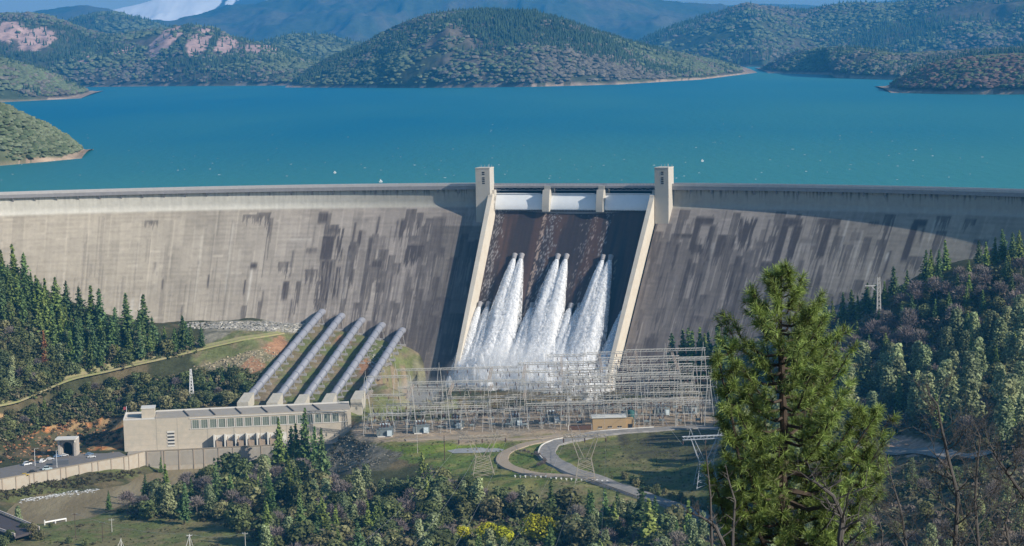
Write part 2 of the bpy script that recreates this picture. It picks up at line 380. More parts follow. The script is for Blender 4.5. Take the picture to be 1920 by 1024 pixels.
# red and orange cut slope above the car park
m = (PYw > 775) & (PXw < 235) & (PYw < 900) & (tz > -133) & (ty > 1150)
C = np.where((m & (n2[..., 0] + n1[..., 0] * .7 + (PYw - 820) * .004 > .66))[..., None], np.array([.42, .17, .065]) + (np.array([.30, .22, .12]) - np.array([.36, .15, .065])) * sstep(.42, .6, n2), C)
# grassy penstock slope and the slope by the foot of the dam
paint([(380, 640), (460, 612), (570, 600), (760, 600), (800, 700), (850, 740), (860, 790), (660, 790), (440, 765), (500, 690), (370, 700), (360, 665)], (.13, .145, .06), (.20, .165, .10), .5)
paint([(740, 640), (790, 680), (850, 760), (760, 770), (690, 720)], (.20, .19, .12), (.24, .17, .12), .55)
paint([(370, 640), (395, 600), (580, 600), (560, 625), (440, 618), (385, 650)], (.25, .23, .18), (.12, .12, .09), .52)
paint([(360, 690), (500, 650), (520, 665), (470, 700), (400, 700)], (.26, .22, .14), (.13, .13, .08), .5)
for dx in range(5): paint([(600 + 38 * dx, 620 + 7 * dx), (640 + 38 * dx, 628 + 7 * dx), (510 + 55 * dx, 762 - 4 * dx), (475 + 55 * dx, 762 - 4 * dx)], (.14, .16, .06), (.21, .165, .11), .47 + .03 * (dx % 3))
for q in [(520, 650, 30, 22), (478, 688, 22, 18), (640, 640, 20, 14), (690, 690, 20, 18)]:
    paint([(q[0], q[1] - q[3]), (q[0] + q[2], q[1]), (q[0], q[1] + q[3]), (q[0] - q[2], q[1])], (.30, .17, .10))
# dirt bench on the hillside to the right
paint([(1660, 815), (1760, 828), (1780, 858), (1660, 850)], (.36, .25, .19))
C = C * (0.70 + .60 * fbm(tx / 3, ty / 3, 77, 3)[..., None]) * (.80 + .40 * fbm(tx / 16, ty / 8, 78, 4)[..., None])
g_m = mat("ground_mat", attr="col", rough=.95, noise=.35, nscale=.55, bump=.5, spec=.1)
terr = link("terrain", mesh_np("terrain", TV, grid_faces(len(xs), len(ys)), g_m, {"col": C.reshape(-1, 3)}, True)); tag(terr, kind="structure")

# river and lake
def water_mat(name, col, rough, nscale, bump, noise=.1, big=.004, c2=None, spec=.5):
    m = bpy.data.materials.new(name); m.use_nodes = True; N = m.node_tree.nodes; L = m.node_tree.links; b = N["Principled BSDF"]
    b.inputs["Roughness"].default_value = rough; b.inputs["IOR"].default_value = 1.33; b.inputs["Specular IOR Level"].default_value = spec
    tc = N.new("ShaderNodeTexCoord"); mp = N.new("ShaderNodeMapping"); L.new(tc.outputs["Object"], mp.inputs[0]); mp.inputs["Scale"].default_value = (1, .30, 1)
    n = N.new("ShaderNodeTexNoise"); n.inputs["Scale"].default_value = nscale; n.inputs["Detail"].default_value = 5; L.new(mp.outputs[0], n.inputs[0])
    n2 = N.new("ShaderNodeTexNoise"); n2.inputs["Scale"].default_value = big; n2.inputs["Detail"].default_value = 4; L.new(mp.outputs[0], n2.inputs[0])
    mr = N.new("ShaderNodeMapRange"); mr.inputs[1].default_value = .38; mr.inputs[2].default_value = .62; L.new(n2.outputs[0], mr.inputs[0])
    if name.startswith("lake"):
        sx = N.new("ShaderNodeSeparateXYZ"); L.new(tc.outputs["Object"], sx.inputs[0]); g = N.new("ShaderNodeMapRange"); g.inputs[1].default_value = 1350; g.inputs[2].default_value = 2300; g.inputs[3].default_value = 1; g.inputs[4].default_value = 0; L.new(sx.outputs[1], g.inputs[0])
        g2 = N.new("ShaderNodeMapRange"); g2.inputs[1].default_value = 100; g2.inputs[2].default_value = 900; g2.inputs[3].default_value = 0; g2.inputs[4].default_value = .6; L.new(sx.outputs[0], g2.inputs[0])
        ad = N.new("ShaderNodeMath"); ad.operation = 'MAXIMUM'; L.new(g.outputs[0], ad.inputs[0]); L.new(g2.outputs[0], ad.inputs[1]); a2 = N.new("ShaderNodeMath"); a2.operation = 'MULTIPLY_ADD'; a2.inputs[1].default_value = .55; L.new(mr.outputs[0], a2.inputs[0]); L.new(ad.outputs[0], a2.inputs[2]); a3 = N.new("ShaderNodeMath"); a3.operation = 'MINIMUM'; a3.inputs[1].default_value = 1; L.new(a2.outputs[0], a3.inputs[0]); mr = a3
    mx = N.new("ShaderNodeMix"); mx.data_type = 'RGBA'; mx.inputs[6].default_value = (*col, 1); mx.inputs[7].default_value = (*(c2 or [v * (1 + noise) for v in col]), 1)
    L.new(mr.outputs[0], mx.inputs[0]); L.new(mx.outputs[2], b.inputs["Base Color"])
    bp = N.new("ShaderNodeBump"); bp.inputs["Distance"].default_value = bump; bp.inputs["Strength"].default_value = 1; L.new(n.outputs[0], bp.inputs["Height"]); L.new(bp.outputs[0], b.inputs["Normal"])
    return m
lake_m = water_mat("lake_water_mat", (0, .135, .225), .5, .12, .5, big=.0014, c2=(.04, .20, .215), spec=.12)
la = np.linspace(-520, 450, 120)
front = dpos(la, -8.0, 0.0)
L0 = [(-900, 1180, 0), (-640, 1480, 0)]; 
LV = [np.array([(-1400, 1500, 0.)]), front, np.array([(1400, 1420, 0.), (22000, 26000, 0.), (-22000, 26000, 0.)])]
LV = np.concatenate(LV); me = bpy.data.meshes.new("lake"); me.from_pydata([tuple(v) for v in LV], [], [tuple(range(len(LV)))]); me.materials.append(lake_m)
tag(link("lake", me), kind="structure")
riv_m = water_mat("river_water_mat", (.19, .15, .085), .4, .35, .6, big=.05, c2=(.26, .215, .13), spec=.25)
RVx, RVy = np.meshgrid(np.arange(-620, 121, 4.), np.arange(920, 1312, 4.), indexing='ij')
RVz = ZR + (fbm(RVx / 12, RVy / 9, 51, 4) - .5) * .9
tag(link("river", mesh_np("river", np.stack([RVx, RVy, RVz], -1).reshape(-1, 3), grid_faces(*RVx.shape), riv_m, None, True)), kind="structure")
# wide land under and around everything, out to the horizon
lm = mat("far_land_mat", (.045, .05, .03), rough=1, noise=.3, nscale=.01)
def landsheet(pts): 
    me = bpy.data.meshes.new("land"); me.from_pydata(pts, [], [tuple(range(len(pts)))]); me.materials.append(lm); tag(link("land", me), kind="structure")
landsheet([(-40000, -40000, -175), (40000, -40000, -175), (40000, 60000, -175), (-40000, 60000, -175)])

# ------------------------------------------------------------------ far hills
def ip(pts, x):
    a = np.array(pts, float); return np.interp(x, a[:, 0], a[:, 1])
HILLS = []
def hill(tops, shore, depth, yf=None, nu=260, nv=90, amp=.3, sc=1.0, col=((.06, .075, .04), (.10, .095, .06)), seed=0, bare=None, band=True, pw=.75, name="hill"):
    """ridge with a real footprint: waterline below, crest line, and a back slope"""
    u = np.linspace(tops[0][0], tops[-1][0], nu); t = np.linspace(0, 2, nv)
    if shore is not None: yfr = at_z(u, ip(shore, u), 0.0)[:, 1]
    else: yfr = np.full(nu, yf)
    tp = ip(tops, u)
    if nu > 60:
        k = 5; tp = np.convolve(np.pad(tp, k, mode='edge'), np.ones(2 * k + 1) / (2 * k + 1), 'valid')
    ht = at_y(u, tp, yfr + depth)[:, 2]
    U, T = np.meshgrid(u, t, indexing='ij')
    Y = yfr[:, None] + T * depth
    dirx = np.array([ray(a, 300)[0][0] / ray(a, 300)[0][1] for a in u]); X = dirx[:, None] * (yfr[:, None] + depth * (.35 + .65 * T))
    sh = np.where(T <= 1, np.sin(T * math.pi / 2) ** pw, np.cos((T - 1) * math.pi / 2) ** .8)
    e = np.minimum(sstep(0, .06, (U - u[0]) / (u[-1] - u[0])), sstep(0, .06, (u[-1] - U) / (u[-1] - u[0])))
    L = depth * .55 * sc
    nz = ridged(X / L + seed, Y / (L * 1.7) + seed * 3, seed, 5)
    H = np.maximum(ht, 3)[:, None]
    Z = H * sh * (1 - amp * (1 - nz) * 1.6 * (1 - .75 * sh ** 3)) - (1 - sstep(0, .05, T)) * 6
    Z += (fbm(X / (L * .12), Y / (L * .12), seed + 3, 4) - .5) * H * .07
    Z = np.where(T > 1.9, -30, Z)
    V = np.stack([X, Y, Z], -1).reshape(-1, 3)
    n = fbm(X / (L * .5), Y / (L * .5), seed + 9, 5)[..., None]
    c = np.array(col[0]) + (np.array(col[1]) - np.array(col[0])) * sstep(.42, .58, n)
    if band: c = np.where((Z < 3.6 + 2.5 * (n[..., 0] - .5))[..., None], np.array([.34, .255, .19]), c)
    if bare is not None:
        bx, by = proj(V); bx = bx.reshape(U.shape); by = by.reshape(U.shape)
        q = fbm(X / (L * .10), Y / (L * .22), seed + 19, 5)
        mb = np.zeros(U.shape)
        for (cx_, cy_, rx, ry, sl) in bare:
            d = ((bx - cx_ + sl * (by - cy_)) / rx) ** 2 + ((by - cy_) / ry) ** 2; mb = np.maximum(mb, sstep(1.5, .2, d))
        c = np.where((mb * 1.0 + q > 1.19)[..., None], np.array([.46, .31, .27]), c)
    o = link(name, mesh_np(name, V, grid_faces(nu, nv), mat("hill_mat", attr="col", rough=1, noise=.4, nscale=.03, spec=.05, bump=3.0), {"col": c.reshape(-1, 3)}, True)); tag(o, kind="structure")
    HILLS.append((o, X, Y, Z, T, seed))
    return X, Y, Z, T
E_sky = -40
hA = hill([(-260, 170), (-60, 180), (0, 196), (40, 212), (90, 236), (130, 262), (158, 288), (166, 300)], [(-260, 318), (0, 312), (80, 305), (166, 297)], 90, nu=160, nv=50, amp=.2, col=((.10, .115, .07), (.13, .135, .085)), seed=1)
hB = hill([(-300, 60), (0, 108), (50, 122), (100, 140), (150, 165), (182, 184)], [(-300, 196), (0, 193), (100, 188), (182, 184)], 420, nu=140, nv=50, amp=.25, col=((.06, .08, .045), (.12, .10, .075)), seed=2)
hC = hill([(-300, 30), (0, 24), (60, 22), (105, 24), (150, 42), (195, 58), (250, 66), (290, 52), (345, 40), (400, 50), (455, 70), (520, 86), (560, 104), (610, 120), (680, 140), (720, 158)], [(-300, 172), (150, 163), (330, 161), (560, 160), (720, 163)], 900, amp=.42, sc=.55, seed=3,
          col=((.065, .08, .05), (.11, .10, .075)), bare=[(20, 60, 40, 22, 0), (70, 75, 40, 26, .5), (180, 68, 14, 8, 0), (235, 95, 30, 10, 1), (310, 75, 26, 34, .8), (375, 75, 24, 34, .5), (425, 82, 22, 26, .5), (300, 100, 20, 10, 1), (480, 92, 50, 10, 0), (520, 90, 20, 8, 0), (160, 110, 14, 12, 0)])
hD = hill([(555, 160), (590, 128), (640, 100), (700, 76), (760, 46), (800, 30), (840, 20), (885, 17), (940, 20), (1000, 22), (1060, 36), (1120, 58), (1180, 78), (1240, 94), (1310, 108), (1370, 122), (1405, 134)], [(555, 164), (800, 165), (1000, 163), (1150, 159), (1300, 150), (1405, 137)], 620, nu=340, nv=120, amp=.36, sc=.6, seed=4, col=((.075, .085, .05), (.13, .11, .085)))
hE = hill([(1655, 174), (1690, 152), (1740, 126), (1800, 112), (1850, 106), (1920, 104), (2150, 92)], [(1655, 175), (1800, 178), (2150, 178)], 230, nu=160, nv=60, amp=.25, seed=5, col=((.10, .085, .07), (.13, .11, .09)))
hF = hill([(1428, 134), (1455, 116), (1500, 98), (1560, 88), (1620, 92), (1680, 104), (1750, 100), (1820, 96), (1920, 92), (2150, 80)], [(1428, 138), (1540, 141), (1545, 147), (1660, 151), (2150, 152)], 500, nu=200, nv=70, amp=.3, seed=6, col=((.085, .08, .06), (.13, .11, .09)))
hG = hill([(1130, 112), (1200, 78), (1260, 52), (1310, 32), (1360, 14), (1410, 2), (1450, 10), (1500, 17), (1560, 8), (1620, 3), (1670, 8), (1720, -6), (1800, -16), (1920, -26), (2200, -40)], [(1130, 126), (1400, 126), (1500, 120), (2200, 115)], 1500, nu=320, nv=110, amp=.42, sc=.5, seed=7, col=((.06, .08, .05), (.10, .09, .065)))
hH = hill([(380, 130), (480, 90), (540, 64), (600, 58), (650, 74), (720, 92), (800, 120)], None, 700, yf=7200, nu=140, nv=60, amp=.3, seed=8, band=False, col=((.06, .08, .05), (.10, .09, .065)))
hI = hill([(100, 60), (250, 32), (340, 30), (400, 14), (470, 2), (560, -14), (700, -40), (900, -50), (1100, -30), (1250, -8), (1340, 6), (1420, 14), (1600, 30)], None, 2600, yf=12000, nu=320, nv=120, amp=.5, sc=.4, seed=9, band=False)
hJ = hill([(-100, 60), (40, 30), (80, 12), (130, 4), (170, 2), (215, 8), (250, 26), (300, 40), (420, 70)], None, 1500, yf=13500, nu=140, nv=60, amp=.35, seed=10, band=False)
hK = hill([(110, 60), (150, 36), (200, 22), (240, 24), (300, 42), (360, 60)], None, 900, yf=8600, nu=120, nv=60, amp=.35, seed=11, band=False)
hL = hill([(900, 10), (1200, 0), (1350, 8), (1450, 2), (1560, 6), (1700, -10), (2000, -20)], None, 3000, yf=15500, nu=160, nv=60, amp=.4, seed=12, band=False)
# snow mountain
u = np.linspace(60, 800, 200); tt = np.linspace(0, 2, 90)
tp = ip([(60, 40), (200, 12), (240, 0), (300, -18), (400, -30), (480, -34), (600, -40), (800, -20)], u); yS = 15800.; dS = 2200.
U, T = np.meshgrid(u, tt, indexing='ij'); hS = at_y(u, tp, yS + dS)[:, 2]
dirx = ray(u, np.full(len(u), 0.0)); dirx = dirx[:, 0] / dirx[:, 1]
Yk = yS + T * dS; Xk = dirx[:, None] * (yS + dS * (.4 + .6 * T)); shk = np.where(T <= 1, T ** .8, 2 - T)
Zk = hS[:, None] * shk * (1 - .55 * (1 - ridged(Xk / 1000, Yk / 1500, 77, 6)) * (1 - .8 * shk ** 3)) - 10
ck = np.where((Zk + (ridged(Xk / 400, Yk / 1100, 5, 4) - .5) * 700 > 400)[..., None], np.array([.95, .95, .96]), np.array([.06, .08, .09]))
tag(link("mountain", mesh_np("mountain", np.stack([Xk, Yk, Zk], -1).reshape(-1, 3), grid_faces(200, 90), mat("snow_hill_mat", attr="col", rough=.9, spec=.1), {"col": ck.reshape(-1, 3)}, True)), kind="structure")

# far woods: low trees spread over the hills
def blobs_proto(kind, rng):
    if kind == 0:  # conifer: two stacked cones
        V = []; T = []
        for (z0, z1, r) in [(.08, .62, .2), (.4, 1.0, .14)]:
            k = len(V); n = 5; ph = rng.random() * 6
            V += [(r * math.cos(ph + i * 6.283 / n), r * math.sin(ph + i * 6.283 / n), z0) for i in range(n)] + [(0, 0, z1)]
            T += [(k + i, k + (i + 1) % n, k + n) for i in range(n)]
        return np.array(V), np.array(T)
    V = [(0, 0, .95)] + [((.42 if j == 0 else .5) * (0.75 + .5 * rng.random()) * math.cos(i * 1.2566 + j * .6), (.42 if j == 0 else .5) * (.75 + .5 * rng.random()) * math.sin(i * 1.2566 + j * .6), [.75, .25][j] + rng.random() * .12) for j in range(2) for i in range(5)]
    T = [(0, 1 + i, 1 + (i + 1) % 5) for i in range(5)] + [(1 + i, 6 + i, 1 + (i + 1) % 5) for i in range(5)] + [(1 + (i + 1) % 5, 6 + i, 6 + (i + 1) % 5) for i in range(5)]
    return np.array(V), np.array(T)
PROTOS = [[blobs_proto(k, np.random.default_rng(i + 10 * k)) for i in range(4)] for k in range(2)]
def merge(protos, P, S, kind, tone):
    Vs = []; Ts = []; Cs = []; n = 0
    for ki in range(len(protos)):
        for vi in range(4):
            sel = np.where((kind == ki) & (np.arange(len(P)) % 4 == vi))[0]
            if not len(sel): continue
            v, t = protos[ki][vi]; a = RNG.random(len(sel)) * 6.283; c, s = np.cos(a), np.sin(a)
            X = v[None, :, 0] * c[:, None] - v[None, :, 1] * s[:, None]; Y = v[None, :, 0] * s[:, None] + v[None, :, 1] * c[:, None]
            W = np.stack([X, Y, np.broadcast_to(v[None, :, 2], X.shape)], -1) * S[sel][:, None, :] + P[sel][:, None]
            Vs.append(W.reshape(-1, 3)); Ts.append((t[None] + (np.arange(len(sel)) * len(v))[:, None, None]).reshape(-1, 3) + n); Cs.append(np.repeat(tone[sel], len(v), 0)); n += len(sel) * len(v)
    return np.concatenate(Vs), np.concatenate(Ts), np.concatenate(Cs)
far_tree_m = mat("far_tree_mat", attr="col", rough=1, spec=.05)
def woods(h, n, size, mix, cols, avoid_bare=None, zmin=6.5, tmax=1.15, label="", dens=None):
    X, Y, Z, T = h; nu, nv = X.shape; rng = np.random.default_rng(int(n))
    u = rng.random(n * 2) * (nu - 1.01); v = rng.random(n * 2) ** .8 * (nv - 1) * tmax / 2
    i = u.astype(int); j = v.astype(int); a = (u - i); b = v - j
    f = lambda A: (A[i, j] * (1 - a) + A[i + 1, j] * a) * (1 - b) + (A[i, j + 1] * (1 - a) + A[i + 1, j + 1] * a) * b
    P = np.stack([f(X), f(Y), f(Z)], -1); keep = P[:, 2] > zmin
    den = fbm(P[:, 0] / (size * 14), P[:, 1] / (size * 14), 5, 3); keep &= (den > .27 + .16 * rng.random(n * 2))
    if avoid_bare:
        bx, by = proj(P); mb = np.zeros(len(P), bool)
        for (cx_, cy_, rx, ry, sl) in avoid_bare: mb |= (((bx - cx_ + sl * (by - cy_)) / rx) ** 2 + ((by - cy_) / ry) ** 2 < 1.0)
        keep &= ~(mb & (rng.random(len(P)) < .85))
    P = P[keep][:n]; m = len(P); kn = fbm(P[:, 0] / (size * 22), P[:, 1] / (size * 22), 15, 3) + (rng.random(m) - .5) * .3
    kind = (kn > mix).astype(int); s = size * (.45 + 1.0 * rng.random(m) ** 1.5)
    S = np.stack([s * np.where(kind == 1, 1.25, 1.3), s * np.where(kind == 1, 1.1, 1.3), s * np.where(kind == 1, .62, 1.15)], -1)
    cidx = np.where(kind == 0, 0, 1 + (fbm(P[:, 0] / (size * 30), P[:, 1] / (size * 30), 31, 3) + (rng.random(m) - .5) * .35 > .5))
    tone = np.array(cols)[cidx] * (.84 + .32 * rng.random(m))[:, None] * (.75 + .5 * fbm(P[:, 0] / (size * 9), P[:, 1] / (size * 9), 91, 3))[:, None]
    P[:, 2] -= s * .08
    V, Tt, Cc = merge(PROTOS, P, S, kind, tone)
    o = link("woodland", mesh_np("woodland", V, Tt, far_tree_m, {"col": Cc})); tag(o, label, "woodland", kind="stuff"); return o
PUR = (.145, .13, .105); OAK = (.12, .145, .08); OLV = (.20, .22, .12); CON = (.055, .085, .05)
woods(hA, 3600, 5.5, .18, [CON, (.14, .16, .10), (.09, .115, .065)], label="grey green chaparral on the headland nearest the dam crest", zmin=4)
woods(hB, 3800, 13, .5, [CON, OAK, PUR], label="forest on the low point with a sandy tip beyond the headland")
woods(hC, 13000, 13, .45, [CON, OAK, PUR], label="forest on the hills with bare pink ridges across the lake", avoid_bare=[(20, 60, 40, 22, 0), (70, 75, 40, 26, .5), (310, 75, 26, 34, .8), (375, 75, 24, 34, .5), (425, 82, 22, 26, .5), (480, 92, 50, 10, 0)])
woods(hD, 21000, 11, .45, [CON, OAK, PUR], label="forest over the rounded hill across the middle of the lake")
woods(hE, 5200, 9, .3, [CON, OAK, (.16, .11, .095)], label="brown leafless wood on the low island at the lake edge")
woods(hF, 7500, 10.5, .4, [CON, OAK, PUR], label="brown wood on the low hills behind the island")
woods(hG, 15000, 15, .5, [CON, OAK, PUR], label="blue green forest on the high ridge behind the narrow channel")
woods(hH, 2000, 17, .5, [CON, OAK, OAK], label="forest on the small hill behind the pink ridges")
woods(hK, 1600, 18, .5, [CON, OAK, OAK], label="forest on the dark hill under the snowy mountain")

# haze
vm = bpy.data.materials.new("haze_mat"); vm.use_nodes = True; N = vm.node_tree.nodes; N.remove(N["Principled BSDF"]); pv = N.new("ShaderNodeVolumePrincipled")
pv.inputs["Color"].default_value = (.07, .44, .90, 1); pv.inputs["Density"].default_value = 6.2e-5; pv.inputs["Anisotropy"].default_value = .1
vm.node_tree.links.new(pv.outputs[0], N["Material Output"].inputs["Volume"])
hz = MB().hexa([(-45000, -1000, -177), (45000, -1000, -177), (45000, 29000, -177), (-45000, 29000, -177), (-45000, -1000, 3200), (45000, -1000, 3200), (45000, 29000, 3200), (-45000, 29000, 3200)]).build("haze", vm); tag(hz, kind="stuff")
hz["label"] = "thin blue haze over the valley and the lake"
# ================================================================== THE DAM
dam = root_at("dam", (XC, YC, 0), "huge curved concrete dam with a central spillway and two square towers", "dam")
conc = mat("dam_concrete", attr="col", rough=.92, noise=.10, nscale=.35, spec=.12, bump=.12)
c_clean = mat("clean_concrete", (.50, .47, .42), rough=.9, noise=.18, nscale=.25, spec=.15, c2=(.44, .41, .36))
c_deck = mat("deck_concrete", (.30, .29, .30), rough=.9, noise=.15, nscale=.3)
c_wall = mat("wall_concrete", (.60, .555, .48), rough=.9, noise=.14, nscale=.15, c2=(.50, .45, .38), spec=.15)
HS = np.concatenate([np.linspace(0, 8.9, 9), np.linspace(9, 14, 8), np.arange(15, 166, 1.25)])
# stains: (px, py, width px, length px, strength, streaky) read off the concrete itself
ST = [(598, 398, 18, 22, .8, 0), (612, 428, 38, 18, .75, 1), (606, 442, 22, 48, .9, 0), (633, 442, 14, 60, .8, 1), (603, 490, 22, 110, .85, 1), (628, 500, 14, 70, .8, 1), (662, 412, 30, 3, .5, 0), (664, 418, 5, 48, .8, 1), (673, 432, 7, 34, .8, 1), (657, 464, 12, 12, .6, 1),
      (708, 405, 6, 40, .8, 1), (700, 444, 26, 34, .35, 1), (692, 444, 9, 150, .75, 1), (698, 487, 20, 18, .85, 0), (744, 412, 5, 50, .7, 1), (752, 411, 8, 50, .8, 1), (764, 442, 36, 18, .6, 1), (762, 458, 34, 45, .92, 1), (812, 407, 26, 70, .6, 0), (735, 500, 6, 110, .7, 1), (765, 505, 5, 120, .75, 1),
      (775, 556, 8, 7, .7, 0), (545, 445, 40, 3, .4, 1), (573, 465, 22, 12, .6, 1), (470, 493, 13, 12, .8, 0), (548, 470, 4, 60, .7, 1), (531, 528, 12, 36, .8, 0), (545, 560, 5, 50, .7, 1), (458, 525, 4, 38, .85, 1), (390, 515, 4, 42, .85, 1), (304, 522, 4, 32, .85, 1), (289, 492, 5, 24, .45, 1), (370, 488, 5, 18, .4, 1), (492, 545, 4, 42, .6, 1), (340, 573, 3, 26, .6, 1), (452, 575, 5, 28, .8, 1),
      (590, 420, 4, 60, .35, 1), (583, 500, 5, 60, .5, 1), (640, 560, 8, 60, .6, 1), (720, 560, 10, 60, .6, 1), (700, 600, 8, 50, .7, 1), (830, 400, 60, 60, .25, 1),
      (470, 505, 4, 95, -.8, 1), (246, 560, 6, 60, -.7, 1), (262, 552, 4, 60, -.6, 1), (436, 420, 3, 180, -.4, 1), (655, 470, 4, 130, -.3, 1), (545, 447, 40, 4, -.5, 0), (378, 440, 3, 160, -.3, 1),
      (1305, 407, 35, 15, .9, 0), (1303, 420, 11, 55, .9, 0), (1332, 422, 11, 75, .85, 1), (1297, 458, 26, 28, .8, 1), (1290, 485, 10, 110, .8, 1), (1318, 490, 8, 110, .75, 1), (1385, 408, 37, 75, .85, 1), (1380, 480, 14, 30, .8, 0), (1375, 500, 9, 110, .8, 1), (1395, 490, 9, 130, .8, 1), (1347, 440, 24, 72, .75, 1),
      (1262, 438, 42, 12, .8, 1), (1250, 452, 10, 120, .7, 1), (1268, 455, 8, 60, .8, 1), (1470, 409, 36, 16, .9, 0), (1466, 422, 14, 90, .92, 0), (1490, 422, 16, 90, .9, 1), (1441, 412, 4, 70, .7, 1), (1427, 490, 22, 22, .85, 0), (1445, 500, 16, 150, .85, 1), (1410, 560, 10, 100, .6, 1), (1552, 410, 26, 14, .88, 0), (1548, 420, 14, 66, .9, 0), (1571, 424, 6, 50, .75, 1), (1532, 484, 4, 100, .8, 1),
      (1531, 404, 4, 56, .5, 1), (1630, 415, 20, 9, .7, 1), (1584, 476, 4, 40, .7, 1), (1714, 412, 26, 13, .93, 0), (1710, 420, 13, 72, .95, 0), (1731, 425, 5, 38, .7, 1), (1668, 470, 5, 80, .85, 1), (1597, 436, 20, 18, .4, 0), (1500, 446, 34, 14, .4, 1), (1690, 440, 30, 20, .25, 0), (1535, 515, 8, 60, .7, 1), (1560, 470, 6, 60, .3, 1),
      (1590, 412, 3, 90, -.6, 1), (1616, 432, 4, 90, -.5, 1), (1663, 474, 5, 15, -1, 0), (1632, 490, 3, 40, -.7, 1), (1753, 412, 3, 60, -.5, 1), (1335, 455, 6, 30, -.4, 1), (1500, 460, 5, 60, -.4, 1), (1440, 520, 3, 60, -.5, 1), (1500, 455, 30, 2, -.5, 0)]
STS = []
for (px, py, w, l, k, st) in ST:
    s0, h0 = face_sh(px, py); s1, _ = face_sh(px + w, py); ln = .1 + .2 * min(1, max(0, (px - 300) / 1000.)); _, h1 = face_sh(px - ln * l, py + l); STS.append((s0, s1, h0, h1, k, st))
def face_col(S, Hh, seed=0):
    w = (fbm(S / 1.6, Hh / 45, seed + 1, 4)); br = fbm(S / 30, Hh / 22, seed + 2, 4); fine = vnoise(S / .9, Hh / 14, seed + 3)
    base = np.array([.405, .355, .285])[None, None] * (1.0 + .26 * (br - .5) + .16 * (w - .5) + .07 * (fine - .5))[..., None]
    bw = 7.6; ib = np.floor(S / bw); lift = 14 + 10 * _h2(ib, ib * 0, 5); ih = np.floor((Hh + 37 * _h2(ib, ib * 0 + 3, 6)) / lift)
    tone = _h2(ib, ih, 7); base *= (1 + .20 * (tone - .5))[..., None]
    fh = ((Hh + 37 * _h2(ib, ib * 0 + 3, 6)) / lift) % 1.0
    base *= (1 + .22 * ((fh * lift < 1.3) & (_h2(ib, ih, 8) > .6)) * vnoise(S / 2, Hh / 2, 9))[..., None]
    lj = S / 15.2; dj = abs(lj - np.round(lj)) * 15.2
    base *= (1 + .15 * np.exp(-(dj / .5) ** 2) * (vnoise(np.round(lj), Hh / 12, 12) > .35) - .05 * np.exp(-((dj - 2) / 1.5) ** 2))[..., None]
    # grime increases towards the spillway on both sides
    g = np.where(S < 0, sstep(-330, -60, S), sstep(330, 90, S)); base *= (1 - .24 * g - .05 * (S > 60) - .14 * sstep(120, 220, S))[..., None]; base[..., 2] *= (1 + .13 * g)
    dark = np.zeros(S.shape); light = np.zeros(S.shape)
    for (a, b, h0, h1, k, st) in STS:
        n = vnoise(S / .8 + a, Hh * 0 + a, 21); n2 = vnoise(S / .8, Hh / 9, 22)
        e = np.minimum(sstep(a - .6, a + .6, S), sstep(b + .6, b - .6, S)) if b - a > 2.5 else np.exp(-((S - (a + b) / 2) / max(.8, (b - a) / 2)) ** 2)
        hh = h1 - (h1 - h0) * (.45 * n if st else .05 * n)
        v = e * sstep(h0 - .8, h0 + .8, Hh) * sstep(hh + 2, hh - 2, Hh)
        if st: v = v * np.where(b - a > 4, sstep(.2, .38, n2), sstep(.0, .2, n2))
        if k > 0: dark = np.maximum(dark, np.minimum(1, v * k * 1.12))
        else: light = np.maximum(light, -v * k)
    # many thin weep streaks either side of the spillway
    for j, (sc, th, lo) in enumerate([(1.1, .74, 12), (1.7, .78, 20), (.9, .76, 30), (2.6, .80, 25)]):
        iu = np.floor(S / sc); r1 = _h2(iu, iu * 0, 60 + j); r2 = _h2(iu, iu * 0, 70 + j); r3 = _h2(iu, iu * 0, 80 + j)
        wgt = np.where(S < 0, sstep(-260, -90, S) * .8, sstep(300, 110, S) * 1.25) * g
        on = (r1 * .6 + .4 * vnoise(S / 14, Hh / 40, 90 + j) > th - .32 * wgt) & (Hh > lo + 80 * r2) & (Hh < lo + 80 * r2 + 25 + 60 * r3)
        dark = np.maximum(dark, on * .40 * (.5 + .5 * wgt))
        on2 = (r2 > .965) & (Hh > lo + 60 * r3) & (Hh < lo + 60 * r3 + 30); light = np.maximum(light, on2 * .12)
    base *= (1 - .42 * sstep(-112, -86, S) * (S < -55) * (Hh > 26))[..., None]  # wet stains beside the west wall, and its cast shadow deepened in the colour
    # ragged runs hanging from the pour joints
    for j, (cw, lf, L0_, pr) in enumerate([(7.6, 15.0, 34, .34), (5.07, 21.0, 60, .26), (10.1, 12.0, 18, .22), (3.8, 27.0, 75, .20)]):
        ic = np.floor(S / cw + .37 * j); ofs = 30 * _h2(ic, ic * 0 + j, 110 + j); il = np.floor((Hh - 14 + ofs) / lf); hh0 = (Hh - 14 + ofs) - il * lf
        for back in range(4):
            il2 = il - back; d_ = hh0 + back * lf; p_ = _h2(ic, il2, 120 + j); w_ = np.where(S < 0, .05 + .95 * sstep(-250, -85, S), .30 + .42 * sstep(290, 120, S))
            top_ = (il2 * lf + 14 - ofs) > 13
            Lc = L0_ * (.35 + .65 * _h2(ic, il2, 130 + j)) * vnoise(S / .75 + 9 * il2, S * 0 + il2, 140 + j) ** .8 * (.7 + .6 * vnoise(S / .4, Hh / 6, 150 + j))
            on = (p_ < pr * w_) & top_; v = on * sstep(Lc + .8, Lc - .8, d_) * (.55 + .4 * vnoise(S / 1.2, Hh / 30, 160 + j))
            dark = np.maximum(dark, v * (.80 + .12 * w_))
    dark = np.clip(dark * (.82 + .36 * vnoise(S / .8, Hh / 5, 171)), 0, .95)
    base = base * (1 - .10 * ((np.floor(Hh / 1.52) % 2) * vnoise(S / 9, Hh / 3, 181) > .45))[..., None]
    base = base * (1 - dark[..., None]) + np.array([.07, .058, .058]) * dark[..., None]
    base = base + light[..., None] * np.array([.22, .22, .21])
